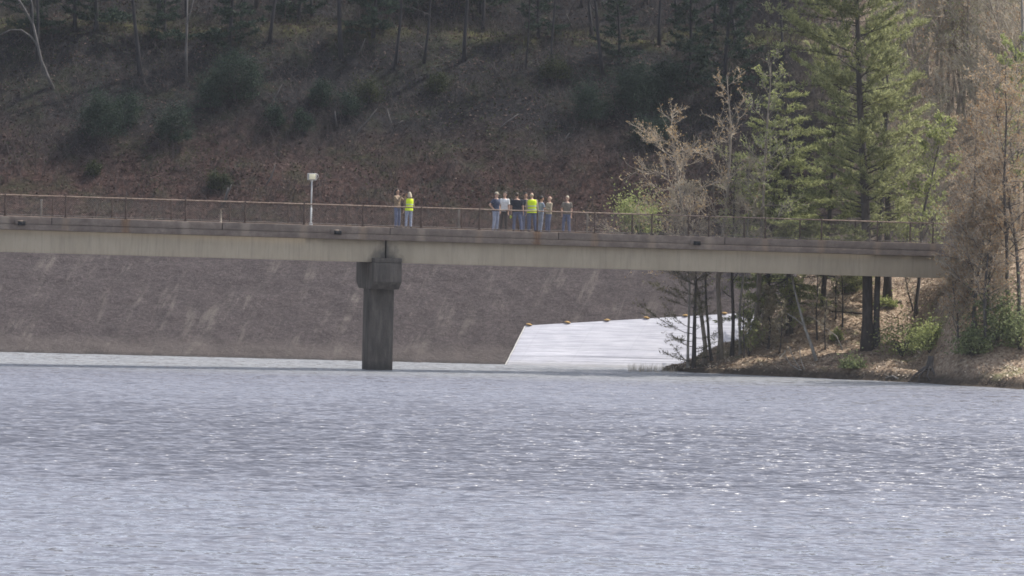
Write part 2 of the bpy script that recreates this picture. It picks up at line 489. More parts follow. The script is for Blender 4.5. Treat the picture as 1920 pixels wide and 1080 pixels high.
M['litter'] = leafmat('dead_leaf', [(.13, .085, .055), (.32, .235, .165), (.66, .57, .46)], trans=.15, rough=.8, scale=.5)
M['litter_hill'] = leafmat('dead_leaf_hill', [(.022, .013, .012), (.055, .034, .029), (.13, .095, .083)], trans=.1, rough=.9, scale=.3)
M['skin'] = mottled('skin', (.42, .26, .19), (.50, .32, .24), scale=10, bump=0, rough=.55)
M['skin_dark'] = mottled('skin_tanned', (.30, .18, .125), (.38, .235, .17), scale=10, bump=0, rough=.55)
M['eye'] = mottled('eye', (.02, .015, .012), (.03, .02, .016), scale=9, bump=0, rough=.3)
def cloth(name, c, var=.25, rough=.9):
    return mottled(name, tuple(x * (1 - var) for x in c), tuple(min(1, x * (1 + var)) for x in c), scale=9, bump=.012, rough=rough)

# ---------------------------------------------------------------- ground functions
def hill_z(x, y):
    x = np.asarray(x, float); y = np.asarray(y, float)
    yb = 281 - 8 * sstep(8, 22, x) + 1.2 * vn(x * .06, y * 0 + 3.3, 5)
    d = y - yb
    z = 6.15 + .72 * np.clip(d, 0, 14.3) + .14 * np.clip(d - 14.3, 0, 2.0) + .70 * np.clip(d - 16.3, 0, 11) + .12 * np.clip(d - 27.3, 0, 200)
    n = .55 * vn(x * .22, y * .22, 1) + .28 * vn(x * .6, y * .6, 2) + .12 * vn(x * 1.5, y * 1.5, 3)
    return np.where(d > 0, z + n * np.clip(d / 3, 0, 1), 6.05 + d * 1.2)

# shoreline of the wooded point, from its tip in the lake to the right
SHX = np.array([7.2, 8.6, 10.9, 13.2, 15.6, 19.0, 22.6, 30, 45, 90])
SHY = np.array([259.3, 257.9, 256.2, 254.4, 252.7, 250.0, 244.8, 238, 230, 222])
RGX = np.array([6.0, 7.4, 8.6, 10.9, 13.7, 16.4, 19.1, 21.9, 30, 90])
RGY = np.array([260.3, 260.6, 261, 262, 264, 266, 268, 269, 270, 270])
RGZ = np.array([-.8, .2, .75, 1.5, 2.75, 3.75, 4.45, 5.0, 6.2, 8.0])
def bank_z(x, y):
    x = np.asarray(x, float); y = np.asarray(y, float)
    ys = np.interp(x, SHX, SHY) + .35 * vn(x * .8, y * 0 + .4, 7) + .18 * vn(x * 2.2, y * 0, 8)
    yr = np.interp(x, RGX, RGY); zr = np.interp(x, RGX, RGZ)
    t = (y - ys) / np.maximum(yr - ys, .6)
    tip = sstep(5.8, 8.2, x)
    n = .16 * vn(x * .8, y * .8, 11) + .09 * vn(x * 2.0, y * 2.0, 12) + .04 * vn(x * 5, y * 5, 13)
    st = .2 + .3 * sstep(9, 14, x)
    z = st * sstep(0, .04, t) * tip + (zr - st) * np.clip(t, 0, 1) ** 1.85 + n * np.clip(t * 5, 0, 1)
    z = np.where(t < 0, np.maximum(t * 4, -1.2), z)
    # earth rising to carry the end of the footbridge
    ms = sstep(18.6, 20.8, x) * sstep(246.5, 255.8, y)
    mt = 4.72 + 1.5 * sstep(20.4, 22.0, x)
    z = np.maximum(z, z + (mt - z) * ms * (z < mt))
    # flat top, then up to the hill behind
    d = y - yr
    z = np.where(d > 0, zr + n * .8 + .28 * np.clip(d, 0, 12) * sstep(9, 16, x) - .35 * d * (1 - sstep(8, 14, x)), z)
    z = np.where(x < 7.2, np.minimum(z, (x - 7.2) * .8 + .1), z)
    return z

def hit(px, py, fn, y0, y1, step=.1):
    ys = np.arange(y0, y1, step)
    d = ray(px, py)
    P = EYE[None] + d[None] * (ys / d[1])[:, None]
    g = fn(P[:, 0], P[:, 1])
    k = np.argmax(P[:, 2] <= g) if np.any(P[:, 2] <= g) else len(ys) - 1
    p = P[k].copy(); p[2] = fn(p[0], p[1])
    return p
def on_bank(px, py): return hit(px, py, bank_z, 243, 280)
def on_hill(px, py): return hit(px, py, hill_z, 279 if px < 1300 else 274, 330)

def grid(name, fn, xs, ys, mat):
    X, Y = np.meshgrid(xs, ys)
    Z = fn(X, Y)
    V = np.stack([X, Y, Z], -1).reshape(-1, 3)
    nx, ny = len(xs), len(ys)
    i = np.arange(ny - 1)[:, None] * nx; j = np.arange(nx - 1)[None]
    f = np.stack([i + j, i + j + 1, i + nx + j + 1, i + nx + j], -1).reshape(-1, 4)
    return MB().add(V, f).build(name, mat, smooth=True)

# ================================================================= SETTING
hx = np.concatenate([np.arange(-120, -34, 3), np.arange(-34, 46, .4), np.arange(46, 130, 3)])
hy = np.concatenate([np.arange(270, 312, .4), np.arange(312, 420, 6)])
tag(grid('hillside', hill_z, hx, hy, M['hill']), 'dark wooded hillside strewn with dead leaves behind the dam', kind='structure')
bx = np.concatenate([np.arange(4, 28, .18), np.arange(28, 90, 1.5)])
by = np.concatenate([np.arange(218, 242, 1.0), np.arange(242, 277, .2)])
tag(grid('shore_bank', bank_z, bx, by, M['bank']), 'sunlit lake bank covered with dry leaves', kind='structure')
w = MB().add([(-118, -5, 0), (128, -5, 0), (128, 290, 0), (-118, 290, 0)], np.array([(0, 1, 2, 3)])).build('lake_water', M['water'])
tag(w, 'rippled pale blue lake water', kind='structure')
g = MB().add([(-121, -6, -1.6), (131, -6, -1.6), (131, 421, -1.6), (-121, 421, -1.6)], np.array([(0, 1, 2, 3)])).build('ground', M['bank'])
tag(g, 'lake bed and surrounding land', kind='structure')

# ================================================================= DAM
DAM_A = math.radians(-4.0)
DAM_O = np.array([-6.0, 264.2, 0.0])
SLOPE = 1.85
CREST = 6.25
def dam_p(u, z, out=0.0):
    """point on the dam face at distance u along the crest and height z, lifted off the face by out"""
    n = np.array([0, -1.0, SLOPE]); n /= np.linalg.norm(n)
    l = np.array([u, z * SLOPE, z]) + n * out
    return l
dam = thing('dam', tuple(DAM_O), 'dark grey sloping dam face streaked with pale stains behind the footbridge', 'dam', rz=DAM_A)
us = np.arange(-64, 34.01, .25); zs = np.arange(-1.2, CREST + .01, .1)
U, Z = np.meshgrid(us, zs)
off = .05 * vn(U * 1.3, Z * 2.2, 21) + .035 * vn(U * 3.3, Z * 5, 22) + .02 * vn(U * 8, Z * 12, 23)
V = np.stack([U, Z * SLOPE - off * .47, Z + off * .88 * (Z < CREST - .05)], -1).reshape(-1, 3)
nx = len(us); ny = len(zs)
i = np.arange(ny - 1)[:, None] * nx; j = np.arange(nx - 1)[None]
MB().add(V, np.stack([i + j, i + j + 1, i + nx + j + 1, i + nx + j], -1).reshape(-1, 4)).build('face', M['dam'], dam, smooth=True)
MB().box(-64, 34, CREST * SLOPE + .02, CREST * SLOPE + 7.5, CREST - 3, CREST - .02).build('crest', M['dam'], dam)
cA, sA = math.cos(DAM_A), math.sin(DAM_A)
def dam_hit(px, py):
    """(u, z) on the dam face seen at a pixel"""
    d = ray(px, py)
    R = np.array([[cA, sA, 0], [-sA, cA, 0], [0, 0, 1]])
    e = R @ (EYE - DAM_O); dd = R @ d
    t = (SLOPE * e[2] - e[1]) / (dd[1] - SLOPE * dd[2])
    p = e + dd * t
    return p[0], p[2]
def dam_world(l):
    return np.array([DAM_O[0] + cA * l[0] - sA * l[1], DAM_O[1] + sA * l[0] + cA * l[1], l[2]])

# white sheet spread over the wet part of the face
u0, z0 = dam_hit(985, 614); ub, zb = dam_hit(945, 690); u1, z1 = dam_hit(1415, 589)
us = np.linspace(0, 1, 150); vs = np.linspace(0, 1, 90)
Uu, Vv = np.meshgrid(us, vs)
ua = ub + (u0 - ub) * Vv; zb_ = -.25
top = z0 + (z1 - z0) * Uu
uu = ua + (u1 - ua) * Uu; zz = zb_ + (top - zb_) * Vv
wr = .5 * vn(uu * .12, Vv * 30 + Uu * 1.5, 31) + .35 * vn(uu * .2, Vv * 52 + Uu, 32) + .25 * vn(uu * .1 + 7, Vv * 13, 33)
fade = np.clip((1.0 - Vv) * 6, .15, 1) * (.35 + .9 * (1 - Vv))
out = .09 + .038 * wr * fade
nrmv = np.array([0, -1.0, SLOPE]); nrmv /= np.linalg.norm(nrmv)
V = np.stack([uu + nrmv[0] * out, zz * SLOPE + nrmv[1] * out, zz + nrmv[2] * out], -1).reshape(-1, 3)
i = np.arange(89)[:, None] * 150; j = np.arange(149)[None]
tp = thing('tarpaulin', tuple(DAM_O), 'white wrinkled plastic sheet spread on the dam face, running into the water', 'tarpaulin', rz=DAM_A)
o = MB().add(V, np.stack([i + j, i + j + 1, i + 151 + j - 0, i + 150 + j], -1).reshape(-1, 4)).build('sheet', M['tarp'], tp, smooth=True)
m = o.modifiers.new('thick', 'SOLIDIFY'); m.thickness = .012; m.offset = 1
Vg = V.reshape(90, 150, 3)
MB().tube(Vg[::3, 0] + nrmv * .02, .028, 6).build('hem', M['whitep'], tp, smooth=True)
wp = [992, 1064, 1138, 1212, 1285, 1358]
desc = ['at the top left corner of the white sheet', 'second from the left corner of the white sheet',
        'third from the left corner of the white sheet', 'fourth along the white sheet, just left of the bare trunks',
        'fifth along the white sheet, by the leaning bare trunk', 'last on the right, between the trunks']
for k, px in enumerate(wp):
    f = (px - 985) / (1415 - 985)
    u, z = u0 + (u1 - u0) * f, z0 + (z1 - z0) * f
    p = dam_world(dam_p(u, z, .14))
    b = MB(); rs = np.random.RandomState(k)
    b.ball((0, 0, .02), (.16, .10, .065), 14, 9)
    b.ball((.15, 0, .02), (.05, .06, .03), 8, 6)
    b.ball((-.15, 0, .02), (.045, .055, .03), 8, 6)
    o = b.build('sandbag', M['sack'], None)
    bake(o, .016, 3)
    o.location = p; o.scale = (.8, .8, .8); o.rotation_euler = (.2, .1 * rs.randn(), DAM_A + .15 * rs.randn())
    tag(o, 'small orange tan weight bag ' + desc[k], 'sandbag', 'weight bags along the top of the white sheet')

# ================================================================= FOOTBRIDGE
BR_A = math.radians(15.0)
GRADE = -.0085
B0 = W(729, 430, 250.0)
BX, BY = B0[0], 250.0
ca, sa = math.cos(BR_A), math.sin(BR_A)
def s_of(px, py=430, d=0.0):
    """distance along the bridge seen at a pixel column, on the plane d metres behind the near edge"""
    r = ray(px, py); k = r[0] / r[1]
    x0, y0 = BX - d * sa, BY + d * ca
    return (k * y0 - x0) / (ca - k * sa)
def bw(s, d, z):
    return np.array([BX + s * ca - d * sa, BY + s * sa + d * ca, z + GRADE * s])
POST0 = s_of(681, 410)
M['edge'] = concrete_edge('edge_concrete', POST0)
bridge = thing('footbridge', (BX, BY, 0), 'long concrete footbridge with tan girders and rusty chain link railings over the lake', 'bridge', rz=BR_A)
SL, SR = -42.0, 29.0
def shear(o):
    me = o.data; n = len(me.vertices)
    c = np.empty(n * 3); me.vertices.foreach_get('co', c); c = c.reshape(-1, 3)
    c[:, 2] += GRADE * c[:, 0]
    me.vertices.foreach_set('co', c.ravel()); me.update()
    return o
def bpart(mb, name, mat, parent=None, smooth=False):
    return shear(mb.build(name, mat, parent or bridge, smooth))
ZR, ZC, ZG, ZS, ZB = 7.43, 6.50, 6.16, 5.90, 4.89
DW = 3.36                       # width of the deck
# deck slab with its edge, and curbs in panels
bevel(bpart(MB().box(SL, SR, 0.03, DW - .03, ZS, ZG), 'deck_slab', M['edge']), .01)
bpart(MB().box(SL, SR, .30, DW - .30, ZG + .002, 6.44), 'walkway', M['deck'])
joints = [SL] + [s_of(p, 420) for p in (-215, 97, 417, 732, 1048, 1360)] + [SR]
for a, b in zip(joints[:-1], joints[1:]):
    for d0, d1 in ((0, .295), (DW - .295, DW)):
        o = bpart(MB().box(a + .018, b - .018, d0, d1, ZG + .012, ZC), 'curb_panel', M['edge'])
        bevel(o, .015)
    bpart(MB().box(b - .018, b + .018, .04, .25, ZG + .012, ZC - .04), 'expansion_joint', M['black'])
# girders: two lines, with a joint over the pier
for d0 in (.48, DW - .48 - .42):
    for a, b in ((SL, -.035), (.035, SR)):
        g = MB().box(a, b, d0, d0 + .42, ZB, ZS - .002)
        bevel(bpart(g, 'girder', M['girder']), .02)
bpart(MB().box(-.2, .2, .92, DW - .92, ZB + .02, ZS - .05), 'diaphragm', M['black'])
# pier with hammerhead cap
def pier():
    b = MB()
    pw, d0, d1 = .60, DW / 2 - .55, DW / 2 + .50
    b.box(-pw, pw, d0, d1, -1.5, 3.72)
    o = b.build('pier', M['pier'], bridge); bevel(o, .05, 2)
    cw = .66
    e0, e1 = -.02, DW + .08
    prof = [(e0, 4.02), (e0 + .5, 3.68), (e1 - .5, 3.68), (e1, 4.02), (e1, 4.885), (e0, 4.885)]
    v = [(-cw, y, z) for y, z in prof] + [(cw, y, z) for y, z in prof]
    f4 = np.array([(k, k + 6, (k + 1) % 6 + 6, (k + 1) % 6) for k in range(6)])
    f6a = np.array([(0, 1, 2, 3, 4, 5)]); f6b = np.array([(11, 10, 9, 8, 7, 6)])
    c = MB().add(v, [f4, f6a, f6b]).build('pier_cap', M['pier'], o); bevel(c, .03, 2)
    k = MB().box(-cw + .01, cw - .01, -.03, .465, 4.888, 5.10).build('bearing_block', M['pier'], o); bevel(k, .03, 2)
pier()
# railings on both edges
ns0 = int(math.floor((SL - POST0) / POST_STEP)) + 1
post_s = [POST0 + k * POST_STEP for k in range(ns0, 60) if POST0 + k * POST_STEP < SR - .3]
def post_mesh(d, z0):
    b = MB(); b.tube([(0, d, z0), (0, d, ZR - .02)], .038, 8)
    b.ball((0, d, ZR + .012), (.042, .042, .04), 8, 6)
    return b
for d, off in ((.07, 0.0), (DW - .07, .0)):
    rp = np.array([(s, d, ZR) for s in np.linspace(SL + .1, SR - .2, 90)])
    rail = bpart(MB().tube(rp, .030, 8), 'top_rail', M['rail'], smooth=True)
    rp2 = rp.copy(); rp2[:, 2] = ZC + .06
    bpart(MB().tube(rp2, .010, 6), 'bottom_wire', M['wire'], smooth=True)
    proto = None
    for s in post_s:
        if proto is None:
            proto = post_mesh(d, ZC - .30 if d < 1 else ZC - .1).build('post', M['rust'], bridge, True)
            q = proto
            bp = MB().box(-.07, .07, d - .069, d + .06, ZC + .002, ZC + .018).build('base_plate', M['rust'], q)
        else:
            q = proto.copy(); COL.objects.link(q); q.parent = bridge
            c = bp.copy(); COL.objects.link(c); c.parent = q
        q.location = (s, 0, GRADE * s)
    hgt = ZR - .06 - (ZC + .05)
    st = .085
    a = np.arange(SL + .2, SR - .3 - hgt, st)
    n = len(a)
    p0 = np.stack([a, np.full(n, d - .012), np.full(n, ZC + .05)], -1); p1 = p0 + np.array([hgt, 0, hgt])
    q0 = p0 + np.array([hgt, .018, 0]); q1 = p0 + np.array([0, .018, hgt])
    mb = MB().prisms(p0, p1, .0022, .0022).prisms(q0, q1, .0022, .0022)
    bpart(mb, 'chain_link_mesh', M['wire'])
# pale loose tension bar lying along the curb in places
for a, b in ((s_of(690), s_of(835)), (s_of(846), s_of(1000)), (s_of(480), s_of(660)), (s_of(1010), s_of(1120))):
    p = [(s, .22, ZC + .05 + .008 * math.sin(s * 3)) for s in np.linspace(a, b, 14)] + [(b + .01, .22, ZC + .005)]
    bpart(MB().tube(p, .018, 6), 'toe_rail', M['rail'], smooth=True)
# scuppers in the curb
for px in (38, 631, 1305):
    s = s_of(px, 430)
    fr = MB()
    fr.box(s - .26, s + .26, -.05, .003, ZG - .03, ZG + .17)
    o = bpart(fr, 'scupper', M['edge'])
    bpart(MB().box(s - .12, s + .22, -.075, -.052, ZG - .06, ZG + .12), 'scupper_mouth', M['black'], o)
# abutment at the landward end
bevel(bpart(MB().box(SR + .03, SR + 3.5, -.1, DW + .1, 3.9, ZG - .1), 'abutment', M['deck']), .04)

# flood lamp on a pole at the far curb
lp = bw(s_of(583, 415, 2.9), 2.9, 6.45)
lamp = thing('flood_lamp', tuple(lp), 'pale square flood lamp on a thin metal pole standing on the footbridge', 'lamp', rz=BR_A)
lz = 2.05
MB().tube([(0, 0, .0), (0, 0, .82)], .045, 10).tube([(0, 0, .80), (.0, 0, lz)], .032, 10).build('pole', M['galv'], lamp, True)
bevel(MB().box(-.13, .13, -.13, .13, 0, .03).box(-.07, .07, -.07, .07, .031, .14).build('base', M['galv'], lamp), .01)
hd = bevel(MB().box(-.19, .21, -.10, .16, lz + .02, lz + .34).build('lamp_head', M['lampgrey'], lamp), .03, 3)
bevel(MB().box(-.15, .14, -.125, -.102, lz + .07, lz + .29).build('lens', M['cream'], hd), .01)
MB().tube([(.25, -.02, lz + .1), (.30, -.02, lz + .2), (.25, -.02, lz + .32)], .012, 6).build('bracket', M['galv'], hd)
MB().tube([(0, 0, lz - .03), (0, 0, lz + .03)], .06, 10).build('collar', M['galv'], lamp)

# valve stand on the deck
vp = bw(s_of(414, 405, 1.9), 1.9, 6.44)
vs_ = thing('valve_stand', tuple(vp), 'small white valve stand with rusty handwheel on the left of the footbridge', 'valve', rz=BR_A)
MB().loft([(0, 0, 0, .12, .12), (0, 0, .03, .12, .12), (0, 0, .035, .05, .05), (0, 0, .45, .035, .035), (0, 0, .5, .06, .06), (0, 0, .54, .03, .03), (0, 0, .66, .02, .02)], 12).build('pedestal', M['bark_tan'], vs_, True)
th = np.linspace(0, 2 * PI, 25)
wh = MB().tube(np.stack([.15 * np.cos(th), .15 * np.sin(th), np.full(25, .65)], -1), .018, 6, False)
for a in (0, 2.09, 4.19): wh.tube([(0, 0, .65), (.15 * math.cos(a), .15 * math.sin(a), .65)], .012, 5)
wh.build('handwheel', M['rust'], vs_, True)

# marker posts on the dam crest
for k, (px, py, lab) in enumerate(((77, 404, 'short pale marker post on the dam crest, behind the railing at far left'),
                        (860, 430, 'short pale marker post on the dam crest, between the two groups of people'),
                        (1101, 432, 'short pale marker post on the dam crest, right of the standing people'))):
    Y = 279.3
    p = W(px, py, Y); p[2] = CREST - .02
    t = thing('marker_post', tuple(p), lab, 'post', 'pale marker posts on the dam crest')
    bevel(MB().box(-.045, .045, -.045, .045, 0, 1.02).build('shaft', M['bark_tan'], t), .01)
    bevel(MB().box(-.055, .055, -.055, .055, 1.022, 1.10).build('cap', M['bark_pale'], t), .01)

# ================================================================= PLANTS
def path_wander(p0, d, L, n, rng, wander=.12, upturn=0.0):
    pts = [np.array(p0, float)]; d = nrm(d)
    for k in range(n - 1):
        d = nrm(d + rng.normal(0, wander, 3) + np.array([0, 0, upturn]))
        pts.append(pts[-1] + d * L / (n - 1))
    return np.array(pts)

def lerp_path(P, t):
    t = np.clip(t, 0, 1) * (len(P) - 1); i = min(int(t), len(P) - 2); f = t - i
    return P[i] * (1 - f) + P[i + 1] * f, nrm(P[i + 1] - P[i])

def bare_tree(seed, H=11, r=.11, lean=(0, 0), nl=16, spread=.26, t0=.3, elev=(25, 60), subs=6, twigs=7, buds=2, bud=.045, wander=.05, side=0.0):
    """a leafless tree: tapering trunk with limbs (one mesh), fine twigs, buds"""
    rng = np.random.RandomState(seed)
    wood, tw, bd = MB(), MB(), MB()
    T = path_wander((0, 0, -.15), (lean[0], lean[1], 1), H, 12, rng, wander, .04)
    R = r * (1 - np.linspace(0, 1, 12)) ** .8 + .010
    R[0] *= 1.35
    wood.tube(T, R, 8)
    t_p0, t_p1, t_r = [], [], []; bpts = []
    def twig_run(P, n, ln):
        for q in range(n):
            c, dd = lerp_path(P, rng.uniform(.15, 1))
            v = nrm(dd + rng.normal(0, .6, 3) + np.array([0, 0, .25])); L = ln * rng.uniform(.5, 1.3)
            e = c + v * L
            t_p0.append(c); t_p1.append(e); t_r.append(.007)
            e2 = c + v * L * .5 + nrm(v + rng.normal(0, .7, 3)) * L * .5
            t_p0.append(c + v * L * .5); t_p1.append(e2); t_r.append(.005)
            for k in range(buds):
                a, b2 = (c, e) if k % 2 == 0 else (c + v * L * .5, e2)
                bpts.append(a + (b2 - a) * rng.uniform(.5, 1.05) + rng.normal(0, .03, 3))
    az = rng.uniform(0, 6.28)
    for k in range(nl):
        t = t0 + (1 - t0) * (k + rng.uniform(0, .8)) / nl
        c, dd = lerp_path(T, t)
        az += 2.4 + rng.normal(0, .3)
        e = math.radians(rng.uniform(*elev))
        v = np.array([math.cos(az) * math.cos(e) + side, math.sin(az) * math.cos(e), math.sin(e)])
        L = H * spread * (1.15 - .75 * t) * rng.uniform(.7, 1.25)
        P = path_wander(c, v, L, 7, rng, .13, .05)
        r0 = max(.014, r * (1 - t) * .55)
        wood.tube(P, np.linspace(r0, .008, 7), 5)
        twig_run(P, twigs, L * .28)
        for q in range(subs):
            c2, d2 = lerp_path(P, rng.uniform(.2, .95))
            v2 = nrm(d2 + rng.normal(0, .55, 3) + np.array([0, 0, .12]))
            P2 = path_wander(c2, v2, L * rng.uniform(.25, .5), 5, rng, .15, .05)
            tw.tube(P2, np.linspace(.011, .005, 5), 3, False)
            twig_run(P2, twigs, L * .2)
    twig_run(T[8:], twigs * 2, H * .07)
    tw.prisms(np.array(t_p0), np.array(t_p1), np.array(t_r), np.array(t_r) * .5)
    if bpts:
        bp = np.array(bpts); n = len(bp)
        a = nrm(rng.normal(0, 1, (n, 3))); b = nrm(np.cross(a, rng.normal(0, 1, (n, 3))))
        sz = bud * rng.uniform(.6, 1.4, (n, 1))
        bd.blades(bp, a * sz, b * sz * .5)
    return wood, tw, bd

def conifer(seed, H=15, r=.2, zmin=.25, Lmax=3.0, prof=None, whorl=.5, nb=5, droop=.0, uptip=.08, tuft=5, dens=1.0, nl=.13, nw=.022, lean=(0, 0), side=0.0, gap=.15, boughs=()):
    """pine or hemlock: trunk with whorled boughs (one mesh) and tufts of needles"""
    rng = np.random.RandomState(seed)
    wood, nd = MB(), MB()
    T = path_wander((0, 0, -.2), (lean[0], lean[1], 1), H, 14, rng, .025, .03)
    R = r * (1 - np.linspace(0, 1, 14)) ** .85 + .012; R[0] *= 1.3
    wood.tube(T, R, 9)
    cs, ds = [], []
    z = zmin * H; az = rng.uniform(0, 6)
    while z < H * .985:
        t = z / H
        f = (t - zmin) / (1 - zmin)
        Lw = Lmax * (prof(f) if prof else (1 - f) ** .8)
        for k in range(nb):
            if rng.uniform() < gap: continue
            az += 2 * PI / nb + rng.normal(0, .35)
            c, _ = lerp_path(T, min(.995, t + rng.uniform(-.4, .4) * whorl / H))
            L = Lw * rng.uniform(.45, 1.3) * (1 + side * -math.cos(az))
            if L < .12: continue
            v = np.array([math.cos(az), math.sin(az), -droop + .25 * f + rng.normal(0, .08)])
            P = path_wander(c, v, L, 7, rng, .07, uptip)
            wood.tube(P, np.linspace(max(.010, r * .22 * (1 - f)), .006, 7), 4, False)
            ns = max(3, int(L * 4.2 * dens))
            for q in range(ns):
                tt = rng.uniform(.25, 1.0)
                c2, d2 = lerp_path(P, tt)
                sd = np.cross(d2, [0, 0, 1]) * rng.choice([-1, 1])
                v2 = nrm(d2 * .8 + sd * rng.uniform(.4, 1.1) + np.array([0, 0, rng.normal(.05 - droop * .5, .15)]))
                l2 = L * .34 * (1.1 - tt * .6) * rng.uniform(.5, 1.2)
                m = max(2, int(l2 / .11))
                for a in np.linspace(.2, 1, m):
                    cs.append(c2 + v2 * l2 * a); ds.append(v2)
            for a in np.linspace(.35, 1, max(2, int(L / .18))):
                c2, d2 = lerp_path(P, a); cs.append(c2); ds.append(d2)
        z += whorl * rng.uniform(.75, 1.25)
    for zb_, L, el in boughs:          # long thin boughs reaching out to the left
        c, _ = lerp_path(T, zb_ / H)
        P = path_wander(c, (-1, rng.normal(0, .12), el), L, 9, rng, .04, .012)
        wood.tube(P, np.linspace(.035, .006, 9), 4, False)
        for a in np.linspace(.3, 1, int(L * 6)):
            c2, d2 = lerp_path(P, a)
            for q in range(2):
                v2 = nrm(d2 + rng.normal(0, .5, 3) + np.array([0, 0, .25])); l2 = rng.uniform(.1, .4)
                wood.tube([c2, c2 + v2 * l2], [.008, .004], 3, False)
                cs.append(c2 + v2 * l2); ds.append(v2)
    c, d = lerp_path(T, .99); cs.append(c); ds.append(np.array([0, 0, 1.0]))
    cs = np.repeat(np.array(cs), tuft, 0); ds = np.repeat(np.array(ds), tuft, 0); n = len(cs)
    a = nrm(ds * .7 + rng.normal(0, .55, (n, 3)) + np.array([0, 0, .18 - droop * .4]))
    b = nrm(np.cross(a, rng.normal(0, 1, (n, 3))))
    ln = nl * rng.uniform(.6, 1.25, (n, 1))
    cs = cs + rng.normal(0, .035, (n, 3)) + a * ln * .5
    nd.blades(cs, a * ln, b * nw * rng.uniform(.7, 1.3, (n, 1)))
    return wood, nd

def bush(seed, w=1.2, h=1.2, d=1.0, n=2200, leaf=.06, clumps=22, flat=.55, stems=9, loose=1.0):
    rng = np.random.RandomState(seed)
    st, lf = MB(), MB()
    C = rng.normal(0, 1, (clumps, 3)); C = nrm(C) * rng.uniform(.25, 1, (clumps, 1)) ** .6
    C[:, 2] = np.abs(C[:, 2]) if flat > .9 else C[:, 2] * .5 + .5
    C = C * np.array([w / 2, d / 2, h]) * .9
    C[:, :2] *= (1 - .45 * np.clip(C[:, 2:3] / h, 0, 1) ** 2)
    for k in range(min(stems, clumps)):
        P = np.array([(0, 0, -.1), C[k] * np.array([.35, .35, .5]), C[k]]) + rng.normal(0, .03, (3, 3))
        st.tube(P, [.03, .018, .006], 5)
        for q in range(4):
            c, dd = lerp_path(P, rng.uniform(.4, 1))
            st.tube([c, c + nrm(dd + rng.normal(0, .6, 3)) * h * .25], [.008, .003], 3, False)
    k = rng.randint(0, clumps, n)
    sp_ = rng.uniform(.08, .20, clumps) * (w + h) / 2 * loose * rng.choice([.6, 1, 1.5], clumps)
    P = C[k] + rng.normal(0, 1, (n, 3)) * sp_[k][:, None]
    P[:, 2] = np.maximum(P[:, 2], rng.uniform(.02, .15, n) * h)
    a = nrm(rng.normal(0, 1, (n, 3)) + np.array([0, 0, .2])); b = nrm(np.cross(a, rng.normal(0, 1, (n, 3))))
    s = leaf * rng.uniform(.6, 1.4, (n, 1))
    lf.blades(P, a * s, b * s * flat)
    return st, lf

def plant_tree(p, meshes, mats, label, group=None, name='tree', cat='tree', rz=0.0, trunk='trunk', crown='crown', bud_name='foliage'):
    t = thing(name, tuple(p), label, cat, group, rz)
    tr = meshes[0].build(trunk, mats[0], t, True)
    cr = meshes[1].build(crown, mats[1], t)
    if len(meshes) > 2 and meshes[2].n: meshes[2].build(bud_name, mats[2], cr)
    return t

# ---- trees of the wooded point, from left to right
p = on_bank(1300, 689)
plant_tree(p, conifer(3, H=6.0, r=.11, zmin=.10, Lmax=2.2, prof=lambda f: .95 - .45 * f, whorl=.42, nb=4, droop=.05, tuft=4, dens=.9, nl=.10, nw=.012, side=.55, gap=.2),
           (M['bark_dark'], M['needle_brown']), 'young pine at the tip of the point with sparse brown boughs over the white sheet', name='young_pine', cat='pine tree', crown='needles')
p = on_bank(1322, 682)
plant_tree(p, bare_tree(11, H=11.3, r=.10, lean=(-.11, 0), nl=27, spread=.36, t0=.30, elev=(0, 40), subs=7, twigs=6, buds=2, bud=.05, side=-.4),
           (M['bark_tan'], M['twig_tan'], M['bud_orange']), 'small budding tree with orange tan buds spreading left above the railing', name='budding_tree')
p = on_bank(1350, 675)
plant_tree(p, bare_tree(12, H=13.6, r=.12, lean=(-.015, 0), nl=17, spread=.19, t0=.30, elev=(30, 55), subs=5, twigs=6, buds=1, bud=.05),
           (M['bark_tan'], M['twig_tan'], M['bud_orange']), 'tall slender bare sapling forking at its top against the dark hill', name='bare_sapling')
for k, (px, py, H, ln, lab) in enumerate([(1290, 690, 8.6, -.02, 'pale twiggy bare tree filling the gap right of the budding tree, low at the railing'), (1388, 664, 9.0, .0, 'pale tan finely branched bare tree between the two tall bare saplings')]):
    plant_tree(on_bank(px, py), bare_tree(150 + k, H=H, r=.06, lean=(ln, 0), nl=24, spread=.24, t0=.42, elev=(20, 60), subs=7, twigs=8, buds=1, bud=.04),
               (M['bark_pale'], M['twig_tan'], M['bud_tan']), lab, name='bare_tree')
p = on_bank(1335, 676)
plant_tree(p, bare_tree(13, H=6.5, r=.07, lean=(-.14, 0), nl=9, spread=.2, t0=.5, subs=4, twigs=5, buds=1),
           (M['bark_dark'], M['twig_grey'], M['bud_tan']), 'thin dark leaning sapling between the trunks in front of the white sheet', name='bare_sapling')
p = on_bank(1412, 650)
plant_tree(p, bare_tree(14, H=13.6, r=.13, lean=(.01, 0), nl=22, spread=.17, t0=.28, elev=(10, 45), subs=6, twigs=6, buds=2, bud=.06),
           (M['bark_tan'], M['twig_grey'], M['leaf_spring']), 'grey bare tree with pale broken limbs left of the green hemlock', name='bare_tree')
p = on_bank(1372, 668)
plant_tree(p, bare_tree(15, H=9.5, r=.085, lean=(.05, 0), nl=15, spread=.22, t0=.3, subs=6, twigs=7, buds=2, bud=.05),
           (M['bark_dark'], M['twig_tan'], M['leaf_spring']), 'dark sapling with thin yellow green leaf tufts right of the tall bare sapling', name='budding_sapling')
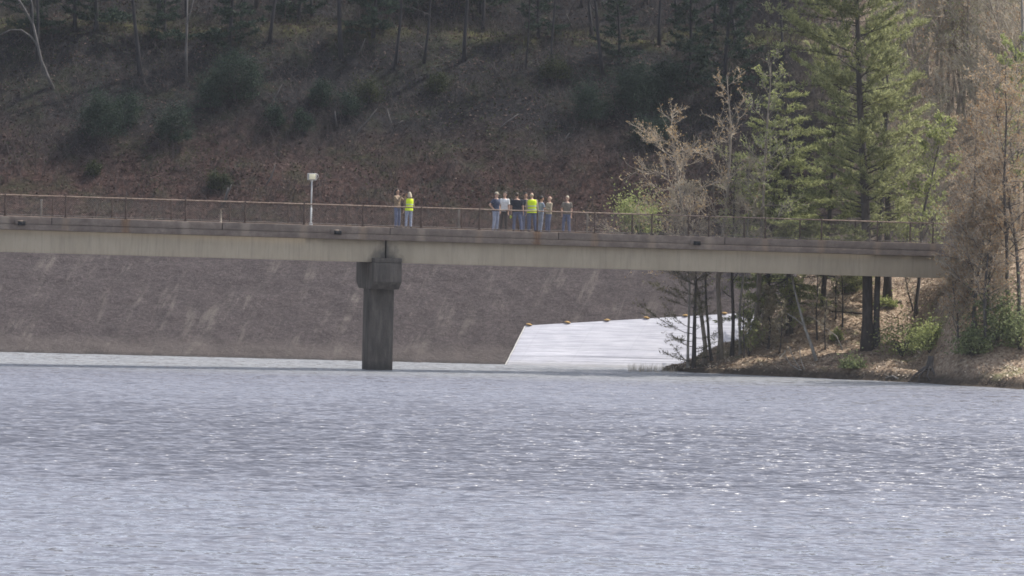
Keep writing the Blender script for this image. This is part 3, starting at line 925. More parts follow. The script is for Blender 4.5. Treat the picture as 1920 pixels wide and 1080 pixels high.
# dense hemlocks
p = on_bank(1482, 640); p[1] += 1.0; p[2] = bank_z(p[0], p[1])
plant_tree(p, conifer(21, H=12.4, r=.15, zmin=.13, Lmax=3.0, prof=lambda f: (.75 + .5 * f if f < .4 else (1 - f) ** .75 * 1.4), whorl=.34, nb=5, droop=.12, uptip=.02, tuft=6, dens=1.25, nl=.11, nw=.020, gap=.18),
           (M['bark_dark'], M['needle_hemlock']), 'dense green hemlock left of the tallest pine, drooping below the bridge', name='hemlock_tree', cat='hemlock', crown='needles')
p = on_bank(1440, 640); p[1] += 1.5; p[2] = bank_z(p[0], p[1])
plant_tree(p, conifer(22, H=8.6, r=.12, zmin=.12, Lmax=1.9, whorl=.34, nb=5, droop=.12, uptip=.02, tuft=6, dens=1.2, nl=.11, nw=.020, gap=.2),
           (M['bark_dark'], M['needle_hemlock']), 'smaller dark hemlock hanging its boughs between the bare trunks and the large hemlock', name='hemlock_tree', cat='hemlock', crown='needles')
p = on_bank(1545, 585); p[1] += 1.0; p[2] = bank_z(p[0], p[1])
plant_tree(p, conifer(23, H=11.5, r=.13, zmin=.14, Lmax=2.9, whorl=.34, nb=5, droop=.10, uptip=.03, tuft=6, dens=1.1, nl=.11, nw=.020, gap=.2),
           (M['bark_dark'], M['needle_hemlock']), 'green hemlock close behind the bridge between the leaning dead trunk and the tall pine', name='hemlock_tree', cat='hemlock', crown='needles')
# the tall pines
pp = lambda f: float(np.interp(f, [0, .3, .42, .55, .8, .92, 1], [.42, .5, .72, .9, .88, .6, .06]))
p = on_bank(1626, 655)
plant_tree(p, conifer(31, H=22.0, r=.26, zmin=.24, Lmax=3.9, prof=pp, whorl=.40, nb=5, droop=-.10, uptip=.08, tuft=8, dens=1.3, nl=.115, nw=.018, side=.05, gap=.27, boughs=[(15.4, 4.2, .10), (14.7, 4.6, .05), (13.8, 5.0, .02), (12.6, 3.6, -.02), (16.2, 3.6, .1)]),
           (M['bark_dark'], M['needle_pine']), 'tallest white pine, yellow green crown reaching past the top of the picture', name='white_pine', cat='pine tree', crown='needles')
p = on_bank(1643, 646)
plant_tree(p, conifer(32, H=15.5, r=.15, zmin=.40, Lmax=2.3, whorl=.5, nb=4, droop=-.08, uptip=.09, tuft=5, dens=.9, nl=.15, nw=.019, gap=.25),
           (M['bark_grey'], M['needle_pine']), 'thinner pine trunk standing close against the right side of the tallest pine', name='white_pine', cat='pine tree', crown='needles')
p = on_bank(1664, 562)
plant_tree(p, conifer(33, H=14.0, r=.20, zmin=.30, Lmax=3.0, prof=lambda f: .6 + .6 * f if f < .5 else 1.8 * (1 - f), whorl=.5, nb=5, droop=-.04, uptip=.07, tuft=5, dens=.9, nl=.15, nw=.019, gap=.25),
           (M['bark_dark'], M['needle_pine']), 'stout pine trunk rooted higher up the bank behind the footbridge', name='white_pine', cat='pine tree', crown='needles')
# leaning dead trunk
p = on_bank(1532, 676)
t = thing('dead_tree', tuple(p), 'pale leaning dead trunk with a broken side limb on the bank', 'dead tree')
q1 = W(1508, 612, p[1] + .3) - p; q2 = W(1490, 545, p[1] + .6) - p; q3 = W(1478, 480, p[1] + .9) - p
MB().tube([(0, 0, -.1), q1 * .5, q1, q2, q3], [.09, .075, .065, .05, .03], 8).build('trunk', M['bark_pale'], t, True)
q4 = W(1476, 588, p[1]) - p
MB().tube([q1, (q1 + q4) / 2 + np.array([0, -.05, .06]), q4], [.04, .03, .018], 6).build('limb', M['bark_pale'], t, True)
# saplings on the bank
sap = [(1532, 640, 3.6, .02, 'thin sapling on the bank just right of the leaning dead trunk'),
       (1567, 600, 3.2, .0, 'thin sapling at mid bank between the dead trunk and the tall pine'),
       (1580, 615, 2.8, -.05, 'short thin sapling close left of the tall pine trunk'),
       (1548, 655, 2.6, .05, 'low twiggy sapling below the leaning dead trunk'),
       (1462, 662, 2.8, -.06, 'multi stemmed sapling at the shaded foot of the bank'),
       (1395, 672, 3.0, .08, 'small crooked sapling right of the dark trunks at the point'),
       (1713, 582, 2.4, -.28, 'thin dark sapling leaning left under the end of the bridge')]
for k, (px, py, H, ln, lab) in enumerate(sap):
    plant_tree(on_bank(px, py), bare_tree(60 + k, H=H, r=.035, lean=(ln, 0), nl=10, spread=.24, t0=.25, subs=3, twigs=4, buds=1, bud=.035),
               (M['bark_dark'], M['twig_grey'], M['bud_tan']), lab, 'saplings on the leafy bank', name='sapling', cat='sapling')
# small firs under the bridge
for k, (px, py, H, lab) in enumerate([(1608, 552, 1.9, 'small round green fir seen just below the bridge beside the tall pine'),
                                      (1585, 556, 1.5, 'lower young green fir left of the round one under the bridge')]):
    p = on_bank(px, py); p[1] += .6; p[2] = bank_z(p[0], p[1])
    plant_tree(p, conifer(70 + k, H=H, r=.04, zmin=.1, Lmax=.75, whorl=.2, nb=6, droop=.05, tuft=6, dens=1.6, nl=.09, nw=.018, gap=.05),
               (M['bark_dark'], M['needle_hemlock']), lab, name='young_fir', cat='fir tree', crown='needles')
# bushes of the bank
bl = [(1690, 668, 3.0, 1.8, 'leaf_spring', 1700, 'broad light green bush right of the tall pine at the water side'),
      (1600, 690, 1.7, .4, 'bush_green', 700, 'low spreading green bush in front of the tall pine trunk'),
      (1745, 660, 2.2, 1.5, 'leaf_spring', 2600, 'thin yellow green bush behind the broad light green one'),
      (1868, 640, 2.6, 2.2, 'bush_green', 2600, 'large dark green bush on the right bank below the leaning thin trunks'),
      (1915, 655, 2.4, 1.9, 'bush_green', 2200, 'dark green bush at the right edge of the picture'),
      (1825, 668, 2.0, 1.3, 'bush_green', 2600, 'low green bush left of the large dark green one'),
      (1660, 575, 1.4, .35, 'leaf_spring', 1200, 'patch of bright low plants at the foot of the stout pine trunk'),
      (1568, 640, .7, .5, 'leaf_spring', 500, 'tiny light green bush on the brown leaves left of the tall pine')]
for k, (px, py, w_, h_, mt, n, lab) in enumerate(bl):
    p = on_bank(px, py)
    plant_tree(p, bush(80 + k, w_, h_, w_ * .7, n, .055 if mt == 'leaf_spring' else .065, 26), (M['bark_dark'], M[mt]), lab, 'bushes on the sunlit bank', name='bush', cat='bush', trunk='stems', crown='leaves')
p = W(1200, 440, 279.0); p[2] = CREST
plant_tree(p, bush(95, 2.9, 2.2, 1.8, 4200, .06, 26), (M['bark_dark'], M['leaf_spring']), 'yellow green bush on the dam crest behind the railing, under the budding tree', name='bush', cat='bush', trunk='stems', crown='leaves')
# rusty budding trees in front of the bridge end
rb = [(1895, 622, 12.5, (-.10, 0), 71, 'rusty budding tree with a thin leaning trunk in front of the end of the bridge'),
      (1912, 640, 12.0, (-.06, 0), 72, 'second leaning rusty budding tree, right of the first at the picture edge'),
      (1822, 640, 8.0, (.02, 0), 73, 'short rust brown budding sapling hiding the end of the bridge girder'),
      (1850, 610, 10.5, (-.03, 0), 74, 'rusty budding tree between the short one and the leaning thin trunks'),
      (1812, 580, 9.0, (-.03, 0), 75, 'tan budding tree rising straight behind the end of the girder'),
      (1850, 655, 6.5, (-.10, 0), 76, 'low rusty sapling leaning left across the bridge end')]
for px, py, H, ln, sd, lab in rb:
    p = on_bank(px, py)
    plant_tree(p, bare_tree(sd, H=H, r=.09, lean=ln, nl=26, spread=.24, t0=.28, elev=(5, 50), subs=7, twigs=7, buds=2, bud=.05),
               (M['bark_grey'], M['twig_tan'], M['bud_rust']), lab, 'rusty budding trees at the end of the bridge', name='budding_tree')
for k, (px, py, H, ln, lab) in enumerate([(1818, 600, 4.6, -.05, 'low rusty twiggy shrub right under the end of the bridge girder'), (1832, 622, 5.2, -.12, 'rusty twiggy shrub between the bridge end and the leaning thin trunks'),
                                       (1858, 600, 5.5, .05, 'grey twiggy shrub in front of the buried end of the bridge'),
                                       (1796, 640, 3.4, .05, 'leftmost rusty twiggy shrub, standing before the visible end of the girder'), (1440, 655, 2.8, .1, 'low tan twiggy shrub at the shaded foot of the dead branches'),
                                       (1405, 668, 2.2, -.1, 'tiny twiggy shrub with first green leaves among the dark trunks'), (1478, 628, 2.6, 0, 'twiggy shrub with first green leaves below the large hemlock')]):
    plant_tree(on_bank(px, py), bare_tree(140 + k, H=H, r=.045, lean=(ln, 0), nl=22, spread=.36, t0=.06, elev=(25, 65), subs=7, twigs=7, buds=2, bud=.05),
               (M['bark_grey'], M['twig_tan'], M['bud_rust'] if k in (0, 1, 3) else (M['leaf_spring'] if k > 4 else M['bud_tan'])), lab, 'twiggy shrubs of the bank', name='twiggy_shrub', cat='shrub', trunk='stems')
# crowd of bare trees on the slope behind, four kinds copied about
protos = []
for k, (mt, bm) in enumerate((('twig_grey', 'bud_tan'), ('twig_tan', 'bud_rust'), ('twig_grey', 'leaf_spring'), ('twig_grey', 'bud_tan'))):
    protos.append((bare_tree(100 + k, H=12.5, r=.075, nl=24, spread=.22, t0=.2, elev=(15, 60), subs=6, twigs=6, buds=1, bud=.05), (M['bark_tan'], M[mt], M[bm])))
lab4 = ['grey twiggy bare tree in the crowd behind the tallest pine', 'rust tinged bare tree in the crowd right of the pines',
        'grey twigged tree with first green leaves in the crowd right of the pines', 'pale grey bare tree in the crowd right of the pines']
rng = np.random.RandomState(4)
made = [None] * 4
for k in range(52):
    px = 1660 + 290 * ((k * .618) % 1.0); Y = 270 + 18 * ((k * .381 + .13) % 1.0)
    x = W(px, 400, Y)[0]
    if x < 23 and Y < 276: Y += 7.0; x = W(px, 400, Y)[0]
    z = float(bank_z(x, Y) if Y < 273 else max(hill_z(x, Y), bank_z(x, min(Y, 276))))
    if k >= 40:                      # lower ones filling the gap beside the pines
        x = W(1690 + 12 * (k - 40), 400, 273)[0]; Y = 271.5 + 6 * ((k * .618) % 1); z = float(max(hill_z(x, Y), bank_z(x, min(Y, 276))))
    v = k % 4
    if made[v] is None:
        o = plant_tree((x, Y, z), protos[v][0], protos[v][1], lab4[v], 'bare trees crowding the slope at right', name='bare_tree')
        made[v] = o
    else:
        o = copy_tree(made[v]); o.location = (x, Y, z)
    o.rotation_euler = (rng.normal(0, .09), rng.normal(0, .09), rng.uniform(0, 6.28))
    o.scale = (1, 1, 1) if k < 4 else tuple([rng.uniform(.75, 1.2) * (1 if k < 40 else .55)] * 3)
# leafing trees with light green
for k, (px, Y, H, lab) in enumerate([(1722, 262, 9.6, 'light green leafing tree between the pines and the rusty trees'),
                                     (1900, 258, 9.5, 'light green leafing tree at the right edge above the bridge end')]):
    x = W(px, 400, Y)[0]; z = float(bank_z(x, Y))
    plant_tree((x, Y, z), bare_tree(120 + k, H=H, r=.09, nl=22, spread=.25, t0=.25, subs=7, twigs=7, buds=5, bud=.065),
               (M['bark_grey'], M['twig_grey'], M['leaf_spring']), lab, name='leafing_tree')
x = W(1935, 200, 262)[0]
plant_tree((x, 262, float(bank_z(x, 262))), bare_tree(125, H=15.5, r=.14, lean=(-.02, 0), nl=16, spread=.2, t0=.45, subs=4, twigs=4, buds=0),
           (M['bark_pale'], M['twig_tan']), 'pale barked tree rising at the upper right corner', name='birch_tree')

# dead branches and roots at the water
db = [([(1440, 705), (1462, 672), (1475, 655), (1477, 640)], .035, 'pale dead branch slanting up out of the shaded shore'),
      ([(1472, 668), (1484, 685), (1498, 693), (1503, 694)], .03, 'curved pale dead branch at the water edge beside the slanting one'),
      ([(1480, 650), (1488, 672), (1500, 690)], .025, 'thin dead stem right of the slanting pale branch'),
      ([(1499, 655), (1502, 676), (1508, 692)], .022, 'short upright dead stick below the leaning dead trunk'),
      ([(1525, 596), (1548, 615), (1568, 630), (1580, 655)], .035, 'arched grey dead branch lying on the brown bank'),
      ([(1560, 585), (1600, 588), (1616, 590)], .05, 'fallen log lying across the bank left of the tall pine'),
      ([(1650, 583), (1668, 572), (1690, 566)], .06, 'dark fallen log behind the stout pine trunk'),
      ([(1660, 710), (1674, 706), (1684, 712)], .04, 'pale root lying at the water edge below the light green bush')]
for k, (pts, r, lab) in enumerate(db):
    base = on_bank(*pts[-1])
    P = []
    for px, py in pts[::-1]:
        h_ = on_bank(px, py)
        P.append(W(px, py, min(h_[1], base[1] + .4) - .08) if k < 5 else h_ + np.array([0, 0, r * .6]))
    P = np.array(P)
    rng2 = np.random.RandomState(200 + k)
    b = MB().tube(P, np.linspace(r, r * .5, len(P)), 7)
    for q in range(4):
        c, dd = lerp_path(P, rng2.uniform(.4, 1)); e = c + nrm(dd + rng2.normal(0, .6, 3)) * rng2.uniform(.2, .5)
        b.tube([c, e], [r * .35, .005], 4)
    o = b.build('dead_branch', M['bark_pale'] if k not in (5, 6) else M['bark_dark'], None, True)
    tag(o, lab, 'branch' if k not in (5, 6) else 'log', 'dead wood on the bank')
    c = P[0].copy()
    o.data.transform(Matrix.Translation(-Vector(c))); o.location = c
p = on_bank(1744, 690)
st = thing('tree_stump', tuple(p), 'gnarled pale stump with bare roots reaching into the water', 'stump')
MB().loft([(0, 0, -.1, .30, .26), (0, 0, .1, .20, .18), (0.02, 0, .35, .15, .14), (.03, 0, .55, .14, .13)], 12).build('trunk', M['bark_grey'], st, True)
r3 = np.random.RandomState(9)
for k in range(6):
    a = -PI / 2 + (k - 2.5) * .5
    P = np.array([(0, 0, .1), (.3 * math.cos(a), .3 * math.sin(a), -.02), (.75 * math.cos(a), .75 * math.sin(a), -.33), (1.1 * math.cos(a + .2), 1.1 * math.sin(a + .2), -.6)])
    MB().tube(P, [.09, .06, .04, .015], 6).build('root', M['bark_grey'], st, True)
# reeds at the tip
rng = np.random.RandomState(77)
n = 260
px = rng.uniform(1185, 1275, n); D = rng.uniform(256.5, 260.5, n)
b0 = np.array([W(a, 400, d) for a, d in zip(px, D)]); b0[:, 2] = -.05
b1 = b0 + np.stack([rng.normal(0, .07, n), rng.normal(0, .07, n), rng.uniform(.1, .45, n)], -1)
tag(MB().prisms(b0, b1, .006, .002).build('reeds', M['twig_tan']), 'thin dry reed stems standing in the shallows', 'reeds', kind='stuff')
# leaf litter
n = 26000
x = rng.uniform(7, 27, n); y = np.interp(x, SHX, SHY) + rng.uniform(.15, 22, n)
y = np.minimum(y, 274)
P = np.stack([x, y, bank_z(x, y) + rng.uniform(.0, .05, n)], -1)
ok = P[:, 2] > .12
P = P[ok]; n = len(P)
a = nrm(rng.normal(0, 1, (n, 3)) * np.array([1, 1, .45])); b = nrm(np.cross(a, rng.normal(0, .35, (n, 3)) + np.array([0, 0, 1])))
s = rng.uniform(.03, .085, (n, 1))
tag(MB().blades(P, a * s, b * s * .6).build('leaf_litter', M['litter']), 'dry brown leaves carpeting the bank', 'leaf litter', kind='stuff')

# ================================================================= HILLSIDE PLANTS
rng = np.random.RandomState(5)
n = 52000
x = rng.uniform(-31, 15, n); y = 281 + rng.uniform(-1, 26, n)
P = np.stack([x, y, hill_z(x, y) + .02], -1)
a = nrm(rng.normal(0, 1, (n, 3)) * np.array([1, 1, .6])); b = nrm(np.cross(a, rng.normal(0, .4, (n, 3)) + np.array([0, -.3, 1])))
s = rng.uniform(.03, .10, (n, 1))
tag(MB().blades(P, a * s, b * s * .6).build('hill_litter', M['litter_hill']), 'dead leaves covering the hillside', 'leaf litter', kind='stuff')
n = 17000
x = rng.uniform(-31, 24, n); y = 281 + rng.uniform(-.5, 26, n)
keep = vn(x * .35, y * .35, 41) + .5 * vn(x * .9, y * .9, 42) > -.25
x, y = x[keep], y[keep]; n = len(x)
P = np.stack([x, y, hill_z(x, y) - .05], -1)
d = nrm(np.stack([rng.normal(0, .55, n), rng.normal(0, .4, n) - .1, np.ones(n)], -1)); L = rng.uniform(.25, 1.2, (n, 1))
E = P + d * L
b = MB().prisms(P, E, .014, .005)
for q in range(2):
    c = P + d * L * rng.uniform(.3, .9, (n, 1))
    b.prisms(c, c + nrm(d + rng.normal(0, .7, (n, 3))) * L * .45, .007, .003)
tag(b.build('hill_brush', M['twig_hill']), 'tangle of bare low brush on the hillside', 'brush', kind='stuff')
n = 34000
x = rng.uniform(-31, 24, n); y = 281 + rng.uniform(2, 26, n)
keep = vn(x * .28 + 4, y * .28, 51) + .45 * vn(x * .9, y * .9, 52) > -.02
x, y = x[keep], y[keep]; n = len(x)
P = np.stack([x, y, hill_z(x, y) + rng.uniform(0, .5, n) ** 1.5 * 1.1], -1)
a = nrm(rng.normal(0, 1, (n, 3))); b = nrm(np.cross(a, rng.normal(0, 1, (n, 3)))); s = rng.uniform(.03, .08, (n, 1))
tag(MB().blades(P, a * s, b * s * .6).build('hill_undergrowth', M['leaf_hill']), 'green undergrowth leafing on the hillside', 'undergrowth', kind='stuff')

hb = [(190, 262, 2.6, 2.6, 'large dark green evergreen bush on the left hillside'), (238, 236, 1.6, 1.9, 'dark evergreen bush touching the right side of the large left one'),
      (330, 268, 2.0, 2.1, 'dark evergreen bush alone between the left pair and the lamp'), (518, 240, 1.2, 1.2, 'small dark evergreen bush left of a twin above the lamp'),
      (568, 250, 1.2, 1.3, 'small dark evergreen bush right of its twin above the lamp'), (600, 205, 1.7, 1.5, 'dark evergreen bush upslope of the pair above the lamp'),
      (655, 222, 1.3, 1.2, 'dark evergreen bush above right of the lamp'), (175, 330, 1.0, .8, 'small green bush low on the slope beneath the large left bush'),
      (412, 358, 1.5, 1.2, 'green bush low on the slope left of the lamp'), (1105, 228, 2.3, 2.0, 'dark evergreen bush on the slope above the right hand people'),
      (1190, 215, 2.9, 3.0, 'tall dark evergreen bush behind and above the budding tree'), (1222, 275, 2.2, 2.0, 'dark evergreen bush directly behind the top of the budding tree'),
      (1250, 190, 2.0, 2.2, 'dark evergreen bush left of the forked bare sapling'), (440, 190, 3.0, 2.8, 'wide dark evergreen bush high on the slope upper left of the lamp'),
      (395, 205, 1.6, 1.6, 'dark evergreen bush at the foot of the pale slender trunk'), (690, 195, 1.6, 1.3, 'green bush on the middle slope above the left hand people'),
      (820, 175, 1.8, 1.2, 'broad low green bush in the middle of the hillside'), (1040, 150, 1.8, 1.4, 'green bush just below the grassy track on the hill')]
for k, (px, py, w_, h_, lab) in enumerate(hb):
    p = on_hill(px, py)
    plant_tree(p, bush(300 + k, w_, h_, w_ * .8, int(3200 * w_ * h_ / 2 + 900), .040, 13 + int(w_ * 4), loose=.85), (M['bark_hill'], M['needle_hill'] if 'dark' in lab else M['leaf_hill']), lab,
               'bushes on the dark hillside', name='evergreen_bush', cat='bush', trunk='stems', crown='leaves')
# bare trunks of the hillside wood
hp = []
for k in range(4):
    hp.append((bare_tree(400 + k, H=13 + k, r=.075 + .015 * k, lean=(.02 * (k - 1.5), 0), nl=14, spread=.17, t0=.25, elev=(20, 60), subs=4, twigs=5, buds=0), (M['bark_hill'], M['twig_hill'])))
made = [None] * 4
hl = ['slender dark bare tree on the shaded hillside', 'dark bare tree with a straight trunk on the shaded hillside', 'stout dark bare tree on the shaded hillside', 'tall dark bare tree on the shaded hillside']
rng = np.random.RandomState(12)
spots = [(20, 150), (70, 120), (140, 60), (215, 95), (262, 140), (300, 40), (395, 120), (450, 60), (505, 80), (560, 130), (585, 30), (640, 110), (668, 60), (740, 130), (795, 120),
         (800, 40), (870, 115), (905, 60), (930, 180), (985, 130), (1035, 130), (1060, 50), (1110, 70), (1130, 140), (1180, 60), (1236, 85), (1270, 50), (1300, 110), (1340, 60), (1380, 95), (1430, 50), (1470, 110),
         (60, 20), (180, 10), (350, 30), (480, 15), (620, 12), (720, 8), (850, 15), (960, 10), (1090, 15), (1210, 8), (1320, 10)]
for k, (px, py) in enumerate([q for i_, q in enumerate(spots) if i_ % 3]):
    p = on_hill(px, py); v = k % 4
    if made[v] is None:
        o = plant_tree(p, hp[v][0], hp[v][1], hl[v], 'bare trees of the dark hillside wood', name='hillside_tree'); made[v] = o
    else:
        o = copy_tree(made[v]); o.location = p
    o.rotation_euler = (rng.normal(0, .04), rng.normal(0, .05), rng.uniform(0, 6.28))
    o.scale = (1, 1, 1) if k < 4 else tuple([rng.uniform(.6, 1.05)] * 3)
# dark evergreens high in the wood
ev = conifer(450, H=8.5, r=.12, zmin=.1, Lmax=2.0, whorl=.45, nb=5, droop=.12, tuft=5, dens=.9, nl=.16, nw=.032, gap=.2)
made = None
for k, (px, py, s_) in enumerate([(430, 95, .9), (60, 70, .8), (180, 60, 1.0), (700, 70, .8), (760, 30, .9), (1010, 70, .7), (1160, 120, .7), (1290, 160, .9), (1360, 180, 1.0), (310, 90, .7), (900, 25, .8), (560, 45, .9)]):
    p = on_hill(px, py)
    if made is None:
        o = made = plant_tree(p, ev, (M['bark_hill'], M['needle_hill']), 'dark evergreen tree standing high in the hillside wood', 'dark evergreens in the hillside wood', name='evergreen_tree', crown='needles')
    else:
        o = copy_tree(made); o.location = p
    o.scale = (s_,) * 3; o.rotation_euler = (0, 0, k * 1.7)
# singular pale wood of the hill
def pale_wood(name, pts, r, lab, cat='tree', twigs=0, extra=()):
    base = on_hill(*pts[0])
    P = [np.zeros(3)] + [W(a, b, base[1] - .25) - base for a, b in pts[1:]]
    P = np.array(P); P[0, 2] -= .1
    t = thing(name, tuple(base), lab, cat)
    MB().tube(P, np.linspace(r, r * .45, len(P)), 7).build('trunk', M['bark_hill_pale'], t, True)
    for e in extra:
        Q = np.array([W(a, b, base[1] - .25) - base for a, b in e])
        MB().tube(Q, np.linspace(r * .6, r * .25, len(Q)), 5).build('limb', M['bark_hill_pale'], t, True)
    return t
pale_wood('birch_tree', [(101, 166), (88, 140), (77, 112), (70, 80), (62, 45), (45, 15), (28, -12)], .10, 'pale leaning birch with a limb arching left at the upper left corner',
          extra=[[(72, 88), (58, 68), (40, 56), (20, 56), (0, 65)], [(62, 45), (61, 10), (56, -10)], [(45, 15), (40, 5), (30, 10)]])
pale_wood('birch_tree', [(350, 152), (349, 95), (351, 45), (351, -15)], .085, 'pale slender straight birch trunk left of the middle of the hillside', extra=[[(351, 45), (358, 20), (366, -10)]])
lg = [([(505, 200), (515, 185), (529, 158)], 'pale leaning dead stick above the lamp'), ([(632, 238), (630, 225), (628, 208)], 'short pale dead stick right of the twin evergreen bushes'),
      ([(740, 244), (732, 225), (726, 205)], 'pale dead stick on the slope above the left hand people'), ([(936, 240), (952, 228), (972, 214)], 'fallen pale log slanting on the middle slope'),
      ([(1052, 270), (1060, 260), (1068, 249)], 'thin pale fallen branch above the right hand people'), ([(672, 102), (680, 85), (685, 72)], 'pale dead stick just below the grassy track'),
      ([(1072, 50), (1068, 40), (1062, 26)], 'pale dead stick above the grassy track'), ([(663, 256), (690, 225), (708, 203)], 'long pale fallen pole slanting up the slope right of the lamp'),
      ([(498, 345), (510, 330), (516, 308)], 'pale dead branch left of the lamp head'), ([(740, 235), (750, 230), (756, 226)], 'short pale branch beside the dead stick on the slope')]
for k, (pts, lab) in enumerate(lg):
    t = pale_wood('dead_branch', pts, .05, lab, 'branch')
t = pale_wood('dead_snag', [(421, 381), (424, 368), (428, 352)], .09, 'pale broken snag behind the railing left of the lamp', 'dead tree', extra=[[(424, 368), (432, 352), (434, 346)]])

# ================================================================= PEOPLE
def person(px, d, h, face, label, skin='skin', shirt=None, trousers=None, sleeve='short', arms=('down', 'down'), hair=None, hairlen=0, cap=None, vest=None, bulk=1.0, bald=False, zoff=0.0, turn=0, legspread=.02, gait=0.0, held=None, name='person'):
    """facing -y at face = 0; face turns the body counter-clockwise seen from above"""
    s0 = s_of(px, 400, d); loc = bw(s0, d, 6.445 if .30 < d < DW - .30 else ZC); 
    t = thing('person', (loc[0], loc[1], loc[2] + zoff), label, 'person', rz=math.radians(face))
    t.rotation_euler = (.05 * math.sin(px * 1.7), .035 * math.sin(px * 2.9 + 1), math.radians(face))
    k = h / 1.75
    arms_dir = {'down': ((.16, .02, -1), (.06, -.22, -1)), 'hip': ((.62, .28, -.75), (-.55, -.35, -.62)), 'folded': ((.22, -.2, -1), (-.85, -.55, .12)),
                'raised': ((.25, -.72, -.5), (-.35, -.55, .85)), 'forward': ((.15, -.45, -.9), (-.1, -.95, -.05)), 'back': ((.25, .15, -1), (-.2, -.05, -1)), 'pocket': ((.35, .18, -.9), (-.25, -.35, -.85))}
    body = MB()
    def R(rings, inf=0.0, xb=1.0):
        return [(0, y * k, z * k, (rx * xb + inf) * k, (ry * (xb * .5 + .5) * (1.0 if bulk < 1.08 else 1.12) + inf) * k) for y, z, rx, ry in rings]
    torso = [(.005, .84, .13, .10), (.005, .92, .158, .115), (0, 1.0, .155, .112), (0, 1.10, .146, .105), (-.005, 1.20, .158, .112), (-.008, 1.31, .178, .116), (0, 1.39, .172, .10), (.005, 1.445, .115, .075), (.008, 1.475, .062, .06)]
    body.loft(R(torso, 0, bulk))
    body.tube(np.array([(0, .008, 1.44), (0, -.004, 1.55)]) * k, [.058 * k, .052 * k], 12)
    # head
    body.ball(np.array((0, .006, 1.645)) * k, np.array((.073, .092, .102)) * k, 18, 12)
    body.ball(np.array((0, -.028, 1.585)) * k, np.array((.055, .062, .062)) * k, 14, 10)
    body.ball(np.array((0, -.096, 1.618)) * k, np.array((.013, .02, .026)) * k, 8, 6)
    body.ball(np.array((0, -.083, 1.575)) * k, np.array((.024, .012, .009)) * k, 8, 6)
    for sx in (-1, 1):
        body.ball(np.array((sx * .074, .012, 1.625)) * k, np.array((.012, .022, .032)) * k, 8, 6)
    sl, tr = MB(), MB()
    shx = .165 * bulk
    hands = []
    for sx, am in zip((-1, 1), arms):
        u, f = arms_dir[am]
        u = nrm(np.array(u) * (sx, 1, 1)); f = nrm(np.array(f) * (sx, 1, 1))
        S = np.array((sx * shx, .005, 1.395)); E = S + u * .285; Wp = E + f * .25
        body.tube(np.array([S, S * .5 + E * .5, E, E * .5 + Wp * .5, Wp]) * k, np.array([.052, .047, .041, .038, .028]) * k * (.8 + .2 * bulk), 10)
        body.ball(S * k, .054 * k, 10, 8)
        body.ball(E * k, .041 * k, 10, 8)
        hands.append((Wp, f, sx))
        q = [S - u * .02, S + u * .14, S + u * .19] if sleeve == 'short' else [S - u * .02, E, E * .4 + Wp * .6, Wp - f * .015]
        sl.tube(np.array(q) * k, np.array([.066, .066, .064] if sleeve == 'short' else [.066, .056, .050, .042]) * k * (.75 + .25 * bulk), 10)
        sl.ball(S * k, .067 * k * (.8 + .2 * bulk), 10, 8)
        if sleeve != 'short': sl.ball(E * k, .056 * k, 10, 8)
    for sx in (-1, 1):
        g_ = gait * sx
        H_ = np.array((sx * .085, .0, .90)); K = np.array((sx * (.09 + legspread), -.015 - g_ * .5, .49)); A = np.array((sx * (.09 + legspread * 1.6), .02 - g_, .085))
        body.tube(np.array([H_, H_ * .5 + K * .5, K, K * .45 + A * .55 + (0, .012, 0), A]) * k, np.array([.082, .07, .052, .05, .036]) * k, 10)
        body.ball(A * k + np.array((0, -.05, -.035)) * k, np.array((.04, .10, .035)) * k, 10, 8)
        tr.tube(np.array([H_ + (0, 0, .04), H_ * .5 + K * .5, K, K * .5 + A * .5, A + (0, 0, -.02)]) * k, np.array([.098, .086, .070, .064, .060]) * k * (.8 + .2 * bulk), 12)
    tr.loft(R([(.005, .83, .12, .10), (.005, .88, .165, .122), (.003, .98, .165, .12), (0, 1.03, .158, .115)], .006, bulk), 16)
    o = body.build('body', M[skin], t); bake(o, .0125 * k, 3)
    # hands with fingers, joined to the body mesh at the wrists
    hm = MB()
    for Wp, f, sx in hands:
        side = nrm(np.cross(f, (0, 0, 1)) if abs(f[2]) < .9 else np.array((0, 1, 0.)) - f * f[1])
        palm_n = np.cross(f, side)
        hm.ball((Wp + f * .045) * k, np.array((.02, .02, .05)) * k, 8, 6)
        R3 = np.stack([side, palm_n, f], 1)
        hm.ball((Wp + f * .05) * k, np.array((.040, .016, .052)) * k, 10, 8, rot=R3)
        for q in range(4):
            off = (q - 1.5) * .019; L = (.068, .078, .074, .058)[q]
            b0_ = Wp + f * .088 + side * off; b1_ = b0_ + f * L * .5 + palm_n * .012; b2_ = b1_ + f * L * .38 + palm_n * .03
            hm.tube(np.array([b0_, b1_, b2_]) * k, np.array([.0088, .008, .0065]) * k, 6)
        th0 = Wp + f * .03 + side * -.034; hm.tube(np.array([th0, th0 - side * .028 + f * .03, th0 - side * .03 + f * .06 + palm_n * .01]) * k, np.array([.011, .0095, .007]) * k, 6)
    me2 = hm.mesh('hands')
    import bmesh
    bm = bmesh.new(); bm.from_mesh(o.data); bm.from_mesh(me2)
    n_eye = len(bm.faces)
    em = MB()
    for sx in (-1, 1): em.ball(np.array((sx * .03, -.083, 1.638)) * k, np.array((.011, .008, .008)) * k, 8, 6)
    bm.from_mesh(em.mesh('eyes'))
    bm.faces.ensure_lookup_table()
    for fc in bm.faces[n_eye:]: fc.material_index = 1
    for fc in bm.faces: fc.smooth = True
    bm.to_mesh(o.data); bm.free(); o.data.materials.append(M['eye'])
    # clothes
    rng = np.random.RandomState(int(px))
    top = [r_ for r_ in torso if r_[1] > .9 and r_[1] < 1.46]
